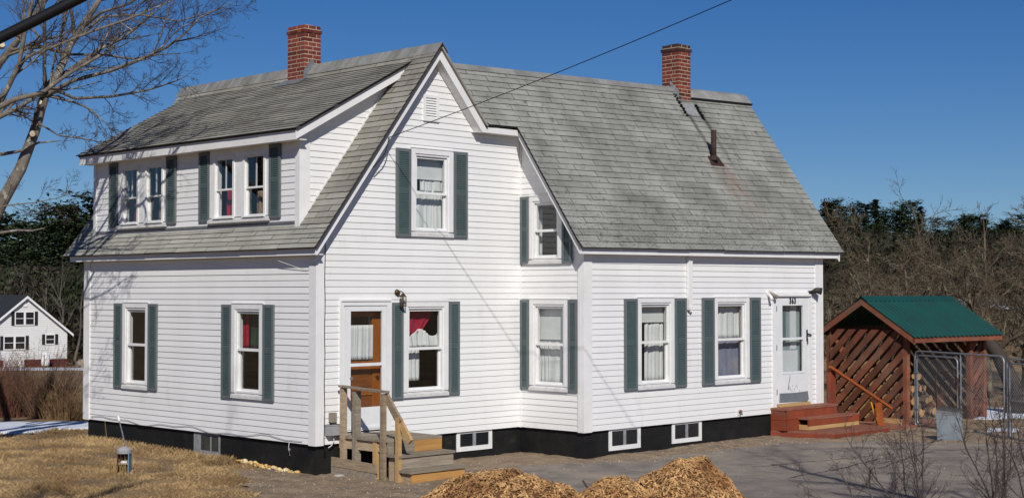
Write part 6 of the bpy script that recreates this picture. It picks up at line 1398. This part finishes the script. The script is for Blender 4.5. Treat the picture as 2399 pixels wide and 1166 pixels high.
# tangled undergrowth of the woods: thin stems and leaf litter nobody could count
def thicket(name, label, l0, l1, d0, d1, n, hfun, seed, m, size=1.0, stems=.5):
    rg = random.Random(seed); mb = MB()
    for i in range(n):
        d = rg.uniform(d0, d1); l = rg.uniform(l0, l1) * d; x, y = at(l, d); z0 = gz(x, y, False); H = hfun(l, d); h = H * rg.random() ** 1.15; c = Vector((x, y, z0 + h)); s = size * rg.uniform(.4, 1.1)
        if rg.random() < stems:
            dv = Vector((rg.gauss(0, .5), rg.gauss(0, .5), rg.uniform(.2, 1.0))).normalized() * s * 1.9; w = Vector((-dv.y, dv.x, 0)); w = (w.normalized() if w.length > 1e-4 else Vector((1, 0, 0))) * .035 * size
            k = len(mb.v); mb.v += [tuple(c - dv - w), tuple(c - dv + w), tuple(c + dv)]; mb.face([k, k + 1, k + 2])
        else:
            e1 = Vector((rg.gauss(0, 1), rg.gauss(0, 1), rg.gauss(0, .6))).normalized() * s * .5; e2 = e1.cross(Vector((rg.gauss(0, 1), rg.gauss(0, 1), 1))).normalized() * s * .30
            k = len(mb.v); mb.v += [tuple(c - e1), tuple(c + e2), tuple(c + e1 * .9), tuple(c - e2)]; mb.face([k, k + 1, k + 2, k + 3])
    o = mb.build(name, m, None); return tag(o, label, 'woods', None, 'stuff')
thicket('woods', 'brown and olive undergrowth filling the left treeline', -.40, -.24, 156, 190, 30000, lambda l, d: 10.5, 1, BRUSH, .75, .6)
thicket('woods', 'brown undergrowth filling the right treeline', .17, .40, 100, 140, 32000, lambda l, d: max(1.2, 5.0 - .0156 * d + .013 * d * mnoise.noise((l * 60, d * .05, 1))), 2, BRUSH, .55, .65)
thicket('brush', 'tangled brown brush on the slope behind the woodshed', .19, .42, 50, 85, 24000, lambda l, d: (.9 + 1.7 * sstep(.24, .34, l)) * (1 + .6 * mnoise.noise((l * 50, d * .1, 4))), 3, BRUSH, .26, .75)

# ------------------------------------------------------------------ small white house far left
px0, py0, zb = 56.67, 119.86, -4.75
G1 = (Vector((.703, -.711, 0)) * .78 + Vector((.711, .703, 0)) * .62).normalized()      # along the gable wall
G2 = Vector((-G1.y, G1.x, 0)); G2 = G2 if G2.dot(Vector((.711, .703, 0))) > 0 else -G2   # back along the ridge
NB = thing('cottage', 'small white house with charcoal roof and red foundation far left', 'house', (px0, py0, zb)); NO = Vector((px0, py0, zb))
def np_(a, b, z): return NO + G1 * a + G2 * b + SZ * z
HW, EV, PK = 4.25, 3.30, 6.75
mb = MB(); mb.prism([np_(-HW, 0, .45), np_(HW, 0, .45), np_(HW, 0, EV), np_(0, 0, PK - .12), np_(-HW, 0, EV)], G2 * 9); NW_ = mb.build('wall', NBWHITE, NB)
mb = MB()
for i in range(30):
    z = .55 + i * .2; w = HW if z < EV else HW * (PK - .12 - z) / (PK - .12 - EV)
    if w > .15: mb.prism([np_(-w, -.001, z), np_(w, -.001, z), np_(w, -.03, z - .004), np_(-w, -.03, z - .004)], SZ * .012)
mb.build('siding_lines', NBWHITE, NW_)
mb = MB(); mb.prism([np_(-HW + .03, .03, -.6), np_(HW - .03, .03, -.6), np_(HW - .03, .03, .449), np_(-HW + .03, .03, .449)], G2 * 8.9); mb.build('foundation', NBRED, NB)
for s in (-1, 1):
    mb = MB(); e = HW + .5; ze = PK - (PK - EV) * e / HW; mb.prism([np_(0, -.35, PK), np_(s * e, -.35, ze), np_(s * e, -.35, ze + .12), np_(0, -.35, PK + .14)], G2 * 9.7); mb.build('roof', NBROOF, NB)
    mb = MB(); mb.prism([np_(0, -.36, PK - .22), np_(s * e, -.36, ze - .22), np_(s * e, -.36, ze + .02), np_(0, -.36, PK + .03)], G2 * -.06); mb.build('rake_board', TRIM, NB)
def nwin(a0, a1, z0, z1, dbl):
    mb = MB(); mb.prism([np_(a0 - .1, -.035, z0 - .1), np_(a1 + .1, -.035, z0 - .1), np_(a1 + .1, -.035, z1 + .1), np_(a0 - .1, -.035, z1 + .1)], G2 * -.05); w = mb.build('window', TRIM, NB)
    lst = [(a0, (a0 + a1) / 2 - .11), ((a0 + a1) / 2 + .11, a1)] if dbl else [(a0, a1)]
    for p, q in lst:
        for za, zb_ in ((z0, (z0 + z1) / 2 - .03), ((z0 + z1) / 2 + .03, z1)):
            mb = MB(); mb.prism([np_(p, -.088, za), np_(q, -.088, za), np_(q, -.088, zb_), np_(p, -.088, zb_)], G2 * -.01); mb.build('pane', DARKGL, w)
    for p, q in ((a0 - .42, a0 - .12), (a1 + .12, a1 + .42)):
        mb = MB(); mb.prism([np_(p, -.035, z0 - .08), np_(q, -.035, z0 - .08), np_(q, -.035, z1 + .08), np_(p, -.035, z1 + .08)], G2 * -.06); mb.build('shutter', DARKSH, NB)
nwin(-1.05, .75, 3.95, 5.15, True); nwin(-2.15, -.15, 1.55, 2.75, True); nwin(2.05, 2.85, 2.0, 2.85, False)
mb = MB(); mb.prism([np_(-.3, -.035, 5.7), np_(.1, -.035, 5.7), np_(.1, -.035, 6.0), np_(-.3, -.035, 6.0)], G2 * -.05); mb.build('gable_vent', TRIM, NB)
tp = np_(1.55, -1.2, 0); mb = MB(); mb.lathe([(.30, .0), (.40, .06), (.42, .3), (.42, 1.15), (.34, 1.33), (.16, 1.40), (.16, 1.5)], (tp.x, tp.y, gz(tp.x, tp.y) + .05), 18)
tag(mb.build('propane_tank', mat('white_tank_paint', (0.8, 0.8, 0.8), rough=0.4), None, True), 'white upright propane tank against the small white house', 'tank')
tp = np_(-1.9, -2.0, 0); zt = gz(tp.x, tp.y); mb = MB(); U = lambda a, b, z: tuple(tp + G1 * a + G2 * b + Vector((0, 0, zt - tp.z + z)))
mb.hexa([U(-.85, -.5, 0), U(.85, -.5, 0), U(.85, .5, 0), U(-.85, .5, 0), U(-.85, -.5, .85), U(.85, -.5, .85), U(.85, .5, .85), U(-.85, .5, .85)])
for i in range(5): mb.hexa([U(-.8, -.53, .12 + i * .14), U(.8, -.53, .12 + i * .14), U(.8, -.5, .12 + i * .14), U(-.8, -.5, .12 + i * .14), U(-.8, -.53, .20 + i * .14), U(.8, -.53, .20 + i * .14), U(.8, -.5, .20 + i * .14), U(-.8, -.5, .20 + i * .14)])
tag(mb.build('utility_cabinet', CASING, None), 'cream utility cabinet at the foot of the small white house', 'cabinet')
